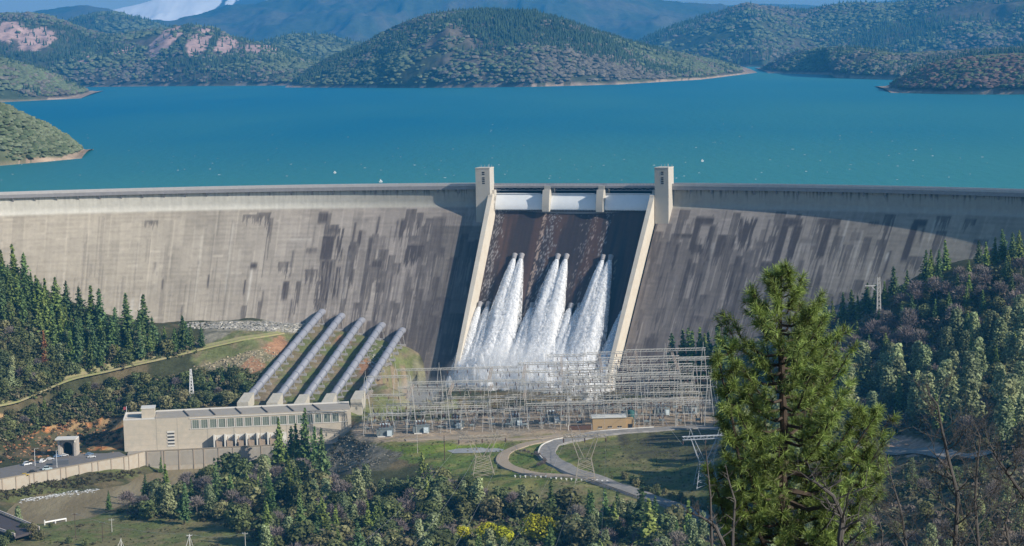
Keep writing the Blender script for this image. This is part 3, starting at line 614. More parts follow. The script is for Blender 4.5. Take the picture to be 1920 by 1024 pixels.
    # clean upper wall with drips from the deck
    up = sstep(14.5, 12.5, Hh); drip = sstep(.55, .75, vnoise(S / .8, Hh * 0, 31)) * sstep(2 + 8 * vnoise(S / .8, Hh * 0 + 4, 32), 0, Hh - 1)
    gg = np.where(S < 0, sstep(-250, -70, S), 1 - .0 * S)
    wallc = np.array([.62, .59, .52])[None, None] * (1 - .42 * gg[..., None]) * (1 + .2 * (w[..., None] - .5)) * (1 - .62 * drip[..., None] * (.35 + .65 * gg[..., None]))
    return base * (1 - up[..., None]) + wallc * up[..., None]
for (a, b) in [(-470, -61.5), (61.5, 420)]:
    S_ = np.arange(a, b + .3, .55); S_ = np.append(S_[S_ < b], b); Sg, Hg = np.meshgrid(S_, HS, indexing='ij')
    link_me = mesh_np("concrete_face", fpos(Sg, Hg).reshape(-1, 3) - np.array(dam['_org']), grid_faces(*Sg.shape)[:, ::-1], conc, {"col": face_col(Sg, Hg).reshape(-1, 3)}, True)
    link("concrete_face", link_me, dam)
    # solid body behind, deck slab, parapets
    S2 = np.linspace(a, b, 90)
    body = MB(); sec = [(-10, -60), (-10, -1.2), (-.3, -1.2), (-.3, -60)]
    P = np.stack([dpos(S2, o, z) for o, z in sec], 1); body.add(P.reshape(-1, 3), [(i * 4 + j, i * 4 + (j + 1) % 4, (i + 1) * 4 + (j + 1) % 4, (i + 1) * 4 + j) for i in range(89) for j in range(4)])
    body.build("dam_core", c_deck, dam)
    def strip(sec, name, m, s_arr=S2):
        q = MB(); k = len(sec); P = np.stack([dpos(s_arr, o, z) for o, z in sec], 1); n = len(s_arr)
        q.add(P.reshape(-1, 3), [(i * k + j, i * k + (j + 1) % k, (i + 1) * k + (j + 1) % k, (i + 1) * k + j) for i in range(n - 1) for j in range(k)] + ([(0, 1, 2, 3), (4 * (n - 1), 4 * n - 1, 4 * n - 2, 4 * n - 3)] if k == 4 else []))
        return q.build(name, m, dam)
    strip([(-11, -1.19), (-11, 1.2), (2.0, 1.2), (2.0, -1.19)], "roadway_deck", c_deck)
    strip([(1.6, 1.2), (1.6, 2.9), (2.05, 2.9), (2.05, 1.2)], "parapet", mat("parapet_mat", (.52, .50, .49), rough=.9, noise=.1, nscale=.3))
    strip([(-11.05, 1.2), (-11.05, 2.6), (-10.6, 2.6), (-10.6, 1.2)], "parapet", mat("parapet_mat"))
    strip([(-10.4, 1.204), (-10.4, 1.21), (1.5, 1.21), (1.5, 1.204)], "road_surface", mat("asphalt_pale", (.16, .16, .165), rough=.95, noise=.15, nscale=.5))
    # corbels along the downstream edge
    for s in np.arange(a + 6, b - 4, 15.2):
        cb = MB(); cb.hexa([dpos(s - .5, 0, -4), dpos(s + .5, 0, -4), dpos(s + .5, -.5, -4), dpos(s - .5, -.5, -4), dpos(s - .5, 1.9, -1.2), dpos(s + .5, 1.9, -1.2), dpos(s + .5, -.5, -1.2), dpos(s - .5, -.5, -1.2)])
        cb.build("corbel", c_deck, dam)
# lamp posts on the crest
# spillway chute
def srun(h):
    h = np.asarray(h, float); return np.where(h < 15.5, 2.0 * np.clip((h - 12) / 3.5, 0, 1) ** .7, np.where(h < 24, 2.0 + .35 * (h - 15.5) + .0265 * (h - 15.5) ** 2, 6.89 + .8 * (h - 24)))
def spos(s, h, lift=0.0): return dpos(s, srun(h) + lift * .78, -np.asarray(h, float) + lift * .62)
Sg, Hg = np.meshgrid(np.arange(-60, 60.1, .6), np.concatenate([np.linspace(14.8, 24, 16), np.arange(25, 156, 1.1)]), indexing='ij')
w = fbm(Sg / 1.3, Hg / 60, 101, 5); w2 = fbm(Sg / 6, Hg / 70, 102, 4)
cc = np.array([.085, .052, .042])[None, None] + (np.array([.045, .035, .036]) - np.array([.085, .052, .042]))[None, None] * sstep(.4, .6, w2)[..., None]; cc = cc * (.75 + .5 * w[..., None])
spk = RNG.random(Sg.shape)
def ribbon(s0, wd, dens, col=(.42, .42, .43), drift=0.0, hmin=15):
    global cc
    c_ = s0 + drift * (Hg - 15); e = np.exp(-((Sg - c_) / wd) ** 2); on = (spk < dens * e) & (Hg > hmin)
    cc = np.where(on[..., None], np.array(col) * (.6 + .6 * RNG.random(Sg.shape)[..., None]), cc)
ribbon(-53.5, 3.4, .30, (.26, .25, .26)); ribbon(-14.5, 4.2, .24, (.27, .26, .27)); ribbon(12, 4.5, .10, (.2, .18, .18)); ribbon(25, 2.2, .22, (.3, .28, .28)); ribbon(-20.5, 1.2, .8, (.36, .27, .22)); ribbon(17, 1.2, .3, (.28, .22, .2)); ribbon(55, 2, .3)
for s_ in (-38.5, 0, 38): ribbon(s_, 1.2, .35, (.22, .17, .13), hmin=46)
chute = mesh_np("spillway_chute", spos(Sg, Hg).reshape(-1, 3) - np.array(dam['_org']), grid_faces(*Sg.shape)[:, ::-1], mat("chute_mat", attr="col", rough=.55, noise=.12, nscale=.4, spec=.35, bump=.15), {"col": cc.reshape(-1, 3)}, True)
link("spillway_chute", chute, dam)
# training walls: tall fins standing on the slope
def twall(s0, s1, hend):
    hh = np.concatenate([np.linspace(3.5, 20, 14), np.arange(23, hend, 4.0), [hend]])
    q = MB(); P = []
    for h in hh:
        z = -h; o = 8.7 + .8 * max(0, h - 5.5) - (1.2 if h < 4 else 0)
        i_ = max(srun(max(h, 15)) - 5, -1); P.append([dpos(s0, o, z), dpos(s1, o, z), dpos(s1, i_, z - 2), dpos(s0, i_, z - 2)])
    P = np.array(P); n = len(hh)
    q.add(P.reshape(-1, 3), [(i * 4 + j, (i + 1) * 4 + j, (i + 1) * 4 + (j + 1) % 4, i * 4 + (j + 1) % 4) for i in range(n - 1) for j in range(4)] + [(0, 1, 2, 3), (4 * n - 4, 4 * n - 1, 4 * n - 2, 4 * n - 3)])
    q.build("training_wall", c_wall, dam)
twall(-60.2, -57, 128); twall(57, 60.2, 124)
# towers
dk = mat("dark_opening", (.03, .035, .045), rough=.4)
def local(s, off, z):  # frame at the spillway axis, straight
    pass
def dhex(q, s0, s1, o0, o1, z0, z1, taper=0.0):
    return q.hexa([dpos(s0, o1 + taper, z0), dpos(s1, o1 + taper, z0), dpos(s1, o0, z0), dpos(s0, o0, z0), dpos(s0, o1, z1), dpos(s1, o1, z1), dpos(s1, o0, z1), dpos(s0, o0, z1)])
for sa, sb in [(-69.0, -58.7), (60.6, 70.5)]:
    q = MB(); dhex(q, sa, sb, -1.5, 8.3, -6, 13.6, .25); dhex(q, sa + .01, sb - .01, -.2, 8.55, -23.5, -6, .9)
    tw = q.build("tower", c_clean, dam)
    q = MB(); dhex(q, sa - .15, sb + .15, -1.7, 8.5, 13.6, 14.2); cap = q.build("parapet_cap", c_wall, dam)
    q = MB()
    for k in range(7):
        z = 11.4 - k * 1.25
        q = MB()
        if k != 2: dhex(q, (sa + sb) / 2 - .9 + .6, (sa + sb) / 2 + .9 + .6, 8.2, 8.45 + .01 * k, z - .8, z); q.build("window", dk, dam)
    for ds in (1.5, 4, 6.5, 9): q = MB(); q.tube([dpos(sa + ds, -1, 14.1), dpos(sa + ds, -1, 15.6)], .12, 5); q.build("roof_rod", mat("galv", (.45, .46, .47), rough=.5, metal=.6), dam)
    q = MB(); q.tube([dpos(sb - .5, 7.5, 14.1), dpos(sb - .5, 7.5, 16.8)], .15, 5); q.build("roof_rod", mat("galv", (.45, .46, .47), rough=.5, metal=.6), dam)
galv = mat("galv")
# drum gates and piers
white = mat("gate_white", (.80, .82, .84), rough=.55, noise=.05, nscale=.2, spec=.3)
piers = [(-22.0, -17.0), (17.0, 22.0)]
gates = [(-57, -22.0), (-17.0, 17.0), (22.0, 57)]
for a, b in gates:
    Sa = np.linspace(a + .05, b - .05, 24); tt = np.linspace(0, 1, 14)
    h = 4.6 + 10.9 * tt; o = -1.2 + 4.4 * np.sin(tt * math.pi / 2) ** 1.1
    Sg2, k = np.meshgrid(Sa, np.arange(14), indexing='ij'); 
    V = dpos(Sg2, o[k], -h[k]); V2 = dpos(Sg2, o[k] - 2.0, -h[k])
    q = MB(); F1 = grid_faces(24, 14); q.add(V.reshape(-1, 3), F1[:, ::-1]); q.add(V2.reshape(-1, 3), F1)
    i0 = np.arange(23) * 14; q.Q.append(np.stack([i0, i0 + 14, i0 + 14 + 336, i0 + 336], 1)); i1 = i0 + 13; q.Q.append(np.stack([i1 + 336, i1 + 14 + 336, i1 + 14, i1], 1))
    gt = q.build("drum_gate", white, dam, smooth=True)
    q = MB()
    for s in np.arange(a + 1, b - .5, 1.1): q.tube([dpos(s, 3.3, -15.1), dpos(s, 3.7, -16.6)], .22, 4)
    q.build("seal_rib", dk, dam)
    q = MB(); q.tube([dpos(s, -.9, -4.3) for s in Sa[::3]], .35, 6); q.build("gate_lip", white, dam)
for a, b in piers + [(-60.4, -57.0), (57.0, 60.4)]:
    # curved nose
    q = MB(); zz = np.linspace(-1.5, -16.2, 12); of = 3.0 + 3.2 * np.sin(np.linspace(.1, 1, 12) * math.pi / 2)
    for i in range(11): q.hexa([dpos(a, of[i + 1], zz[i + 1]), dpos(b, of[i + 1], zz[i + 1]), dpos(b, -8, zz[i + 1]), dpos(a, -8, zz[i + 1]), dpos(a, of[i], zz[i]), dpos(b, of[i], zz[i]), dpos(b, -8, zz[i]), dpos(a, -8, zz[i])])
    q.build("gate_pier", c_clean, dam)
for a, b in piers:
    q = MB(); dhex(q, a + .4, b - .4, -6, 1.2, -1.5, 1.0); q.build("hoist_house", c_clean, dam)
# bridge over the gates
q = MB(); dhex(q, -60.4, 60.4, -8, -1.0, -.3, 1.0); dk2 = q.build("spillway_bridge", c_deck, dam)
q = MB(); dhex(q, -60.4, 60.4, -8, -7.6, 1.0, 2.4); dhex(q, -60.4, 60.4, -1.4, -1.0, 1.0, 1.5); q.build("parapet", mat("parapet_mat"), dam)
q = MB()
for s in np.arange(-59, 59.5, 2.4): q.bar(dpos(s, -1.2, 1.4), dpos(s, -1.2, 2.7), .22)
q.tube([dpos(s, -1.2, 2.7) for s in np.arange(-60, 60.5, 6)], .12, 4); q.tube([dpos(s, -1.2, 2.1) for s in np.arange(-60, 60.5, 6)], .08, 4); q.build("railing", mat("rail_dark", (.25, .26, .30), rough=.6), dam)
q = MB()
for s in np.arange(-58, 58, 5.8): q.bar(dpos(s, -1.0, -.35), dpos(s + 2.9, -1.0, -2.0), .3); q.bar(dpos(s + 2.9, -1.0, -2.0), dpos(s + 5.8, -1.0, -.35), .3)
q.tube([dpos(s, -1.0, -2.1) for s in np.arange(-58, 58.5, 5.8)], .3, 4); q.build("bridge_truss_frame", mat("rail_dark"), dam)
# spill mass below chute crest behind the gates
q = MB(); dhex(q, -60, 60, -9.5, .9, -60, -16.2); q.build("spillway_sill", c_deck, dam)
# outlet mouths
OUT = [(965, 486), (978, 486), (1046, 487), (1062, 487), (1131, 489), (1145, 489), (900, 577), (916, 577), (998, 579), (1071, 580), (1087, 580), (1172, 582)]
def chute_sh(px, py):
    s, h = (px - 1075) / 2.6, 60.0
    for _ in range(25):
        P = np.array([spos(s, h), spos(s + .5, h), spos(s, h + .5)]); X, Y = proj(P)
        J = np.array([[X[1] - X[0], X[2] - X[0]], [Y[1] - Y[0], Y[2] - Y[0]]]) * 2
        d = np.linalg.solve(J, np.array([px - X[0], py - Y[0]])); s += d[0]; h += d[1]
    return s, h
JETS = []
for (px, py) in OUT:
    s, h = chute_sh(px, py); JETS.append((s, h))
    q = MB(); q.tube([spos(s, h - 2.5, 1.2), spos(s, h + .5, 1.4)], [1.9, 1.5], 12); q.build("outlet_hood", c_deck, dam)
# ================================================================== TREES
def leafquads(c, nrm, size, rng, aspect=1.0):
    """one small quad per centre c (n,3), facing about nrm"""
    n = len(c); nr = nrm + rng.normal(0, .55, (n, 3)); nr /= np.linalg.norm(nr, axis=1)[:, None] + 1e-9
    a = np.cross(nr, rng.normal(0, 1, (n, 3))); a /= np.linalg.norm(a, axis=1)[:, None] + 1e-9; b = np.cross(nr, a)
    s = (size * (.6 + .8 * rng.random(n)))[:, None]
    k = rng.random((n, 4, 1)) * .5 + .75
    V = np.stack([c - a * s * aspect * k[:, 0] - b * s * .3, c + b * s * k[:, 1] - a * s * .3, c + a * s * aspect * k[:, 2] + b * s * .2, c - b * s * k[:, 3] + a * s * .2], 1)
    return V.reshape(-1, 3), np.arange(4 * n).reshape(n, 4)
def tone(n_c, rng, base, var=.35):
    t = 1 + var * (rng.random(n_c) * 2 - 1)
    return np.repeat(np.array(base)[None] * t[:, None], 4, 0)
def trunk_mb(H, r, rng, limbs=5, lean=.02):
    q = MB(); k = 6; x = np.cumsum(rng.normal(0, lean * H / k, k + 1)); y = np.cumsum(rng.normal(0, lean * H / k, k + 1)); x -= x[0]; y -= y[0]
    z = np.linspace(-1.5, H, k + 1); q.tube(np.stack([x, y, z], 1), r * np.linspace(1.15, .12, k + 1), 6)
    for i in range(limbs):
        t = .25 + .6 * rng.random(); a = rng.random() * 6.283; L = H * .22 * (1.1 - t); p = np.array([np.interp(t * H, z, x), np.interp(t * H, z, y), t * H])
        q.tube([p, p + np.array([math.cos(a) * L * .6, math.sin(a) * L * .6, L * .25]), p + np.array([math.cos(a) * L, math.sin(a) * L, L * .7])], [r * .35, r * .22, r * .06], 4)
    return q
def m_conifer(seed, H=22.0, W=3.6, base=(.045, .075, .03), dens=1.0, droop=.25, bare=.1):
    rng = np.random.default_rng(seed); C = []; Nn = []; S = []
    lv = np.arange(bare, 1.0, .034 / dens)
    for t in lv:
        R0 = W * ((1 - t) ** .75) * (.75 + .5 * rng.random()) * (1 if t > bare + .12 else .8) + .25
        nb = int(4 + 5 * (1 - t)); ph = rng.random() * 6.28
        for k in range(nb):
            a = ph + k * 6.283 / nb + rng.normal(0, .25); r = R0 * (.55 + .55 * rng.random())
            m = max(2, int(r / .62))
            for j in range(m):
                f = (j + .6) / m; C.append((math.cos(a) * r * f, math.sin(a) * r * f, t * H - droop * r * f * (1.2 - f) + rng.normal(0, .2))); Nn.append((math.cos(a) * .45, math.sin(a) * .45, .75)); S.append(.80 * (1.1 - .45 * f) * (.7 + .5 * (1 - t)))
    C.append((0, 0, H + .2)); Nn.append((1, 0, 0)); S.append(.4)
    V, Q = leafquads(np.array(C), np.array(Nn), np.array(S), rng, 1.25); return V, Q, tone(len(Q), rng, np.array(base) * 1.75)
def m_cloud(seed, H, W, base, ncl=16, per=60, ls=.42, z0=.3, spiky=0.0, round_=1.0):
    rng = np.random.default_rng(seed); Vs = []; Qs = []; Cs = []; n = 0
    for i in range(ncl):
        f = i / ncl; zc = z0 + (1 - z0) * (f * .86 + .04); wr = math.sin(min(1, (zc - z0) / (1 - z0) * .92 + .12) * math.pi) ** .6 if spiky == 0 else (1.05 - (zc - z0) / (1 - z0)) ** .8
        a = i * 2.4 + rng.random(); rr = W * wr * (.35 + .45 * rng.random())
        c = np.array([math.cos(a) * rr, math.sin(a) * rr, zc * H]); rc = W * (.36 + .22 * rng.random()) * (.6 + .5 * wr)
        d = rng.normal(0, 1, (per, 3)); d /= np.linalg.norm(d, axis=1)[:, None]; rad = rc * (.55 + .5 * rng.random(per) ** .5)
        P = c + d * rad[:, None] * np.array([1, 1, .75 + spiky])
        V, Q = leafquads(P, d * 1.3 + np.array([0, 0, .3]), np.full(per, ls), rng); Vs.append(V); Qs.append(Q + n); n += len(V)
        Cs.append(tone(per, rng, np.array(base) * (.72 + .56 * rng.random()), .25))
    return np.concatenate(Vs), np.concatenate(Qs), np.concatenate(Cs)
def m_bare(seed, H, W, base=(.17, .13, .115), nt=900):
    """leafless crown: a haze of thin twigs"""
    rng = np.random.default_rng(seed); d = rng.normal(0, 1, (nt, 3)); d[:, 2] = abs(d[:, 2]) * .9 - .15; d /= np.linalg.norm(d, axis=1)[:, None]
    cl = rng.normal(0, 1, (12, 3)); cl[:, 2] = abs(cl[:, 2]); cl /= np.linalg.norm(cl, axis=1)[:, None]
    k = rng.integers(0, 12, nt); d = d * .55 + cl[k] * .75; d /= np.linalg.norm(d, axis=1)[:, None]
    r0 = .35 + .5 * rng.random(nt); P0 = np.array([0, 0, H * .42]) + d * r0[:, None] * np.array([W, W, H * .56]); L = H * .11 * (.5 + rng.random(nt)); dd = d + rng.normal(0, .45, (nt, 3)); dd[:, 2] += .25; dd /= np.linalg.norm(dd, axis=1)[:, None]
    P1 = P0 + dd * L[:, None]; s = np.cross(dd, rng.normal(0, 1, (nt, 3))); s /= np.linalg.norm(s, axis=1)[:, None]; w = .075 + .06 * rng.random(nt)
    V = np.stack([P0 - s * w[:, None], P0 + s * w[:, None], P1 + s * w[:, None] * .3, P1 - s * w[:, None] * .3], 1).reshape(-1, 3)
    return V, np.arange(4 * nt).reshape(nt, 4), tone(nt, rng, base, .3)
leaf_m = mat("foliage_mat", attr="col", rough=.75, spec=.15, obj_rand=.30, transl=.25)
dry_m = mat("twig_mat", attr="col", rough=.9, spec=.1, obj_rand=.18)
bark_m = mat("bark_mat", (.10, .075, .058), rough=.95, noise=.3, nscale=2)
pale_bark = mat("pale_bark_mat", (.20, .17, .15), rough=.95, noise=.2, nscale=2)
def make_tree(name, cat, crown, trunk, cm, tm):
    r = empty(name, (0, 0, -500), None, cat)
    link("crown", mesh_np("crown", crown[0], crown[1], cm, {"col": crown[2] * (np.array([1.2, 1.14, .88]) if cm is leaf_m else np.array([1., 1., 1.]))}), r); o = trunk.build("trunk", tm, None, loc=(0, 0, 0)); o.parent = r
    return r
PT = {}
for kind in ("pine_tree", "oak_tree", "bare_tree", "grey_pine", "dead_pine", "wattle_tree"): PT[kind] = []
for i in range(5): PT["pine_tree"].append(make_tree("pine_tree", "conifer", m_conifer(100 + i, 22, [4.6, 3.8, 5.2, 4.3, 5.6][i], [(.060, .098, .042), (.08, .118, .04), (.052, .085, .045), (.07, .108, .048), (.085, .115, .042)][i], [1, 1.1, 1, .9, .95][i], .25, [.12, .06, .16, .2, .1][i]), trunk_mb(21, .32, np.random.default_rng(i), 4), leaf_m, bark_m))
for i in range(5): PT["oak_tree"].append(make_tree("oak_tree", "tree", m_cloud(200 + i, 9.5, 4.0, [(.11, .135, .068), (.14, .155, .085), (.09, .12, .062), (.165, .165, .105), (.11, .14, .08)][i], 16, 62, .44, .14), trunk_mb(7.5, .3, np.random.default_rng(i + 20), 5, .05), leaf_m, bark_m))
for i in range(4): PT["bare_tree"].append(make_tree("bare_tree", "bare tree", m_bare(300 + i, 11, 4.6, [(.20, .165, .155), (.175, .15, .145), (.225, .195, .175), (.19, .16, .155)][i]), trunk_mb(9, .22, np.random.default_rng(i + 40), 9, .05), dry_m, pale_bark))
for i in range(4): PT["grey_pine"].append(make_tree("grey_pine", "conifer", m_cloud(400 + i, 22, 4.6, [(.225, .275, .175), (.205, .255, .175), (.25, .285, .19), (.18, .23, .155)][i], 30, 44, .46, .2, .35), trunk_mb(20, .35, np.random.default_rng(i + 60), 6, .04), leaf_m, bark_m))
PT["dead_pine"].append(make_tree("pine_tree", "conifer", m_conifer(150, 20, 3.0, (.19, .095, .06), .9, .3, .15), trunk_mb(19, .3, np.random.default_rng(77), 4), leaf_m, bark_m))
for i in range(2): PT["wattle_tree"].append(make_tree("wattle_tree", "tree", m_cloud(500 + i, 9, 4.3, (.36, .37, .03), 14, 70, .36, .35), trunk_mb(7, .2, np.random.default_rng(i + 80), 5, .05), leaf_m, bark_m))
USED = set(); BASEH = {"pine_tree": 22, "oak_tree": 9.5, "bare_tree": 11, "grey_pine": 22, "dead_pine": 20, "wattle_tree": 9}
COUNT = {}
def plant(kind, p, h, label, group=None, v=None, wide=1.0):
    L = PT[kind]; i = (random.randrange(len(L)) if v is None else v); src = L[i]; s = h / BASEH[kind]; COUNT[kind] = COUNT.get(kind, 0) + 1
    rz = random.random() * 6.283; rx = random.uniform(-.05, .05); ry = random.uniform(-.05, .05); sc = (s * wide * random.uniform(.9, 1.12), s * wide * random.uniform(.9, 1.12), s)
    if id(src) not in USED:
        USED.add(id(src)); src.location = [float(a) for a in p]; src.rotation_euler = (rx, ry, rz); src.scale = sc; src["label"] = label
        if group: src["group"] = group
        return src
    d = dup(src, p, rz, sc, label, group); d.rotation_euler = (rx, ry, rz); return d
def scatter(poly, n, mix, label, mind=3.5, y0=560, zmin=-143.6, avoid=()):
    """individual trees whose feet stand inside the picture area poly; mix: [(kind, weight, hmin, hmax)]"""
    xs_ = [p[0] for p in poly]; ys_ = [p[1] for p in poly]; got = []; tries = 0
    wts = np.cumsum([m[1] for m in mix]); wts = wts / wts[-1]
    while len(got) < n and tries < n * 30:
        tries += 1; x = random.uniform(min(xs_), max(xs_)); y = random.uniform(min(ys_), max(ys_))
        if not inpoly(np.array([x]), np.array([y]), poly)[0]: continue
        if any(inpoly(np.array([x]), np.array([y]), a)[0] for a in avoid): continue
        p = on_ground(x, y, y0)
        if p[2] < zmin or any((p[0] - q[0]) ** 2 + (p[1] - q[1]) ** 2 < mind ** 2 for q in got[-80:]): continue
        got.append(p); k = int(np.searchsorted(wts, random.random())); kd, _, h0, h1 = mix[min(k, len(mix) - 1)]
        plant(kd, p - np.array([0, 0, .3]), random.uniform(h0, h1), label[kd][0], label[kd][1], wide=1.12)
    return got
def at_base(px, py, y0=560): return on_ground(px, py, y0) - np.array([0, 0, .3])
# --- stand on the slope below the west end of the dam
g1 = {"pine_tree": ("dark green conifer in the dense stand between the dam face and the track", "conifers of the stand under the west end of the dam"),
      "oak_tree": ("grey green oak on the steep slope under the conifer stand", "oaks under the conifer stand"), "bare_tree": ("leafless tree among the oaks under the conifer stand", "bare trees under the conifer stand"),
      "grey_pine": ("pale pine rising from the slope beside the conifer stand", "pale pines beside the conifer stand")}
rim = [(8, 535), (30, 545), (48, 560), (70, 575), (88, 588), (105, 596), (128, 600), (150, 610), (170, 618), (190, 626), (215, 634), (240, 640), (262, 645), (272, 642), (290, 650), (310, 652), (330, 655), (345, 652), (360, 655), (378, 656)]
for i, (x, y) in enumerate(rim): plant("pine_tree", at_base(x, y), random.uniform(13, 21) if x > 280 else random.uniform(19, 31), *g1["pine_tree"], wide=1.2)
scatter([(0, 545), (60, 590), (130, 625), (200, 655), (280, 662), (375, 655), (330, 664), (250, 680), (190, 694), (130, 696), (60, 640), (0, 610)], 96, [("pine_tree", 6, 13, 27), ("oak_tree", 1.6, 8, 13), ("grey_pine", .5, 14, 20)], g1, 3.2)
scatter([(0, 620), (60, 650), (130, 700), (160, 700), (110, 718), (50, 735), (0, 748)], 44, [("oak_tree", 5, 6.5, 11), ("bare_tree", 1, 8, 11), ("grey_pine", .6, 12, 18)], g1, 3.5)
plant("dead_pine", at_base(84, 690), 22, "rust brown dead conifer at the lower edge of the dark stand")
# --- brush slope under the track
g2 = {"oak_tree": ("dark oak on the brush slope between the track and the powerhouse", "oaks of the brush slope behind the powerhouse"), "pine_tree": ("small conifer rising from the brush between the track and the powerhouse", "conifers of the brush slope behind the powerhouse"),
      "bare_tree": ("leafless tree on the brush slope behind the powerhouse", "bare trees of the brush slope behind the powerhouse"), "grey_pine": ("pale pine on the brush slope behind the powerhouse", "pale pines of the brush slope")}
brush = [(0, 792), (120, 756), (230, 724), (330, 706), (380, 700), (490, 702), (475, 735), (450, 756), (340, 772), (225, 785), (150, 790), (90, 800), (0, 838)]
scatter(brush, 62, [("oak_tree", 7, 6, 10), ("pine_tree", .7, 9, 15), ("bare_tree", .6, 6, 9)], g2, 3.8, avoid=[[(100, 775), (160, 765), (220, 790), (100, 800)]])
# --- wooded spit in front of the river
g3 = {"oak_tree": ("dark evergreen oak in the woods below the switchyard bank", "oaks of the woods below the switchyard"), "pine_tree": ("green conifer standing over the oaks below the switchyard bank", "conifers of the woods below the switchyard"),
      "bare_tree": ("leafless purple grey tree in the woods below the switchyard bank", "bare trees of the woods below the switchyard"), "grey_pine": ("pale grey green pine in the woods below the switchyard bank", "pale pines of the woods below the switchyard")}
woodsC = [(225, 962), (300, 925), (400, 905), (470, 888), (545, 880), (590, 895), (640, 928), (720, 918), (800, 915), (885, 932), (960, 962), (1160, 980), (1330, 1018), (1330, 1095), (520, 1095), (480, 1010), (400, 975), (300, 972), (230, 978)]
scatter(woodsC, 320, [("oak_tree", 7.2, 9, 16), ("pine_tree", 2.6, 14, 22), ("bare_tree", 4.4, 9, 14), ("grey_pine", 1.9, 13, 20)], g3, 4.4, avoid=[[(835, 985), (1065, 985), (1065, 1060), (835, 1060)]])
for (x, y, h, l) in [(525, 870, 27, "tall dark conifer in front of the powerhouse windows, shorter than its neighbour"), (570, 885, 36, "tallest pointed conifer in front of the powerhouse"), (545, 880, 25, "slim conifer between the two tall ones by the powerhouse"), (590, 885, 26, "conifer with bare lower stem beside the tallest one"), (606, 905, 30, "broad sunlit conifer at the foot of the rubble bank"), (558, 885, 28, "narrow conifer close against the tallest one"),
                  (405, 962, 27, "slender bright green conifer rising alone from the dark oaks"), (432, 960, 21, "cone shaped green conifer next to the slender one"), (345, 985, 22, "sunlit conifer near the tip of the wooded spit"), (302, 892, 11, "small conifer at the water's edge below the river wall"), (271, 935, 14, "young conifer on the river bank at the spit"), (467, 945, 17, "short conifer behind the slender bright one"), (485, 942, 16, "small pointed conifer on the spit"), (545, 935, 24, "bright green conifer in front of the powerhouse corner"),
                  (205, 958, 11, "lone little tree at the river edge beside the spit"), (565, 1020, 26, "green conifer in the middle of the woods"), (1200, 1030, 30, "bushy yellow green pine beside the asphalt road"), (1218, 1045, 26, "lower bushy pine beside the asphalt road")]:
    plant("pine_tree", at_base(x, y), h, l, wide=1.25 if x > 1100 else .95)
for (x, y, h, l) in [(675, 960, 24, "large pale green pine at the centre of the woods"), (645, 985, 18, "pale pine beside the large one in the woods"), (500, 1060, 20, "pale silvery pine near the guy wires"), (788, 1040, 18, "soft pale pine under the overhead wires"), (1085, 1030, 16, "pale conifer beside the yellow blossom"), (36, 992, 13, "dark round tree beside the river bridge")]:
    plant("grey_pine", at_base(x, y), h, l)
for (x, y, h, l) in [(866, 1020, 8.5, "small yellow blossoming tree, the lone round one"), (915, 1030, 12, "wide yellow blossoming tree in the middle of the row"), (945, 1030, 11, "yellow blossoming tree touching the wide one"), (1003, 1022, 14.5, "tall yellow blossoming tree, brightest of the row"), (1028, 1024, 13.5, "yellow blossoming tree joined to the tallest one")]:
    plant("wattle_tree", at_base(x, y), h, l)
g4 = {"oak_tree": ("dark bush on the meadow by the road bridge", "bushes on the riverside meadow"), "bare_tree": ("leafless bush on the meadow by the road bridge", "bare bushes on the riverside meadow")}
for (x, y, h) in [(45, 1005, 7), (60, 1010, 8), (75, 1015, 6), (20, 1018, 7), (95, 885 + 105, 3), (130, 1020, 4), (160, 1024, 4), (0, 1000, 6), (5, 1030, 7)]: plant("oak_tree", at_base(x, y), h, *g4["oak_tree"]).name = "shrub"
# --- hillside to the east
g5 = {"oak_tree": ("dark oak on the wooded hillside under the dam's east end", "oaks of the east hillside"), "pine_tree": ("dark conifer on the wooded hillside under the dam's east end", "conifers of the east hillside"),
      "bare_tree": ("leafless mauve tree on the hillside under the dam's east end", "bare trees of the east hillside"), "grey_pine": ("pale grey green pine on the hillside below the dam's east end", "pale pines of the east hillside")}
for (x, y) in [(1532, 610), (1548, 606), (1562, 604), (1580, 606), (1598, 600), (1610, 598), (1625, 590), (1640, 585), (1660, 575), (1676, 560), (1735, 530), (1748, 520), (1762, 512), (1775, 505), (1835, 500), (1850, 498), (1865, 496), (1882, 492), (1898, 488), (1912, 486), (1745, 545), (1760, 540), (1700, 560), (1280, 705), (1295, 702), (1312, 700), (1330, 696), (1348, 690), (1265, 712), (1345, 700), (1360, 705), (1322, 708), (1300, 712)]:
    plant("pine_tree", at_base(x, y), random.uniform(24, 32) if x < 1370 else random.uniform(13, 20), *g5["pine_tree"], wide=1.15)
scatter([(1500, 660), (1640, 610), (1760, 545), (1925, 510), (1925, 620), (1750, 660), (1600, 700), (1500, 720)], 100, [("bare_tree", 5, 10, 15), ("pine_tree", 2, 12, 18), ("oak_tree", 1.5, 7, 10)], g5, 4.5)
scatter([(1500, 740), (1600, 710), (1750, 670), (1925, 630), (1925, 850), (1770, 820), (1650, 810), (1560, 830)], 95, [("grey_pine", 4.2, 18, 28), ("pine_tree", 1.0, 14, 20), ("oak_tree", 2, 9, 13), ("bare_tree", 1.2, 9, 13)], g5, 5)
scatter([(1360, 720), (1500, 660), (1500, 800), (1380, 800)], 26, [("oak_tree", 2.5, 7, 11), ("bare_tree", 2, 8, 12), ("pine_tree", 1, 12, 16)], g5, 5)
g6 = {"oak_tree": ("oak on the near hillside behind the leafless branches", "oaks of the near hillside"), "pine_tree": ("conifer on the near hillside behind the leafless branches", "conifers of the near hillside"),
      "bare_tree": ("leafless tree on the near hillside behind the large pine", "bare trees of the near hillside"), "grey_pine": ("pale pine on the near hillside behind the leafless branches", "pale pines of the near hillside")}
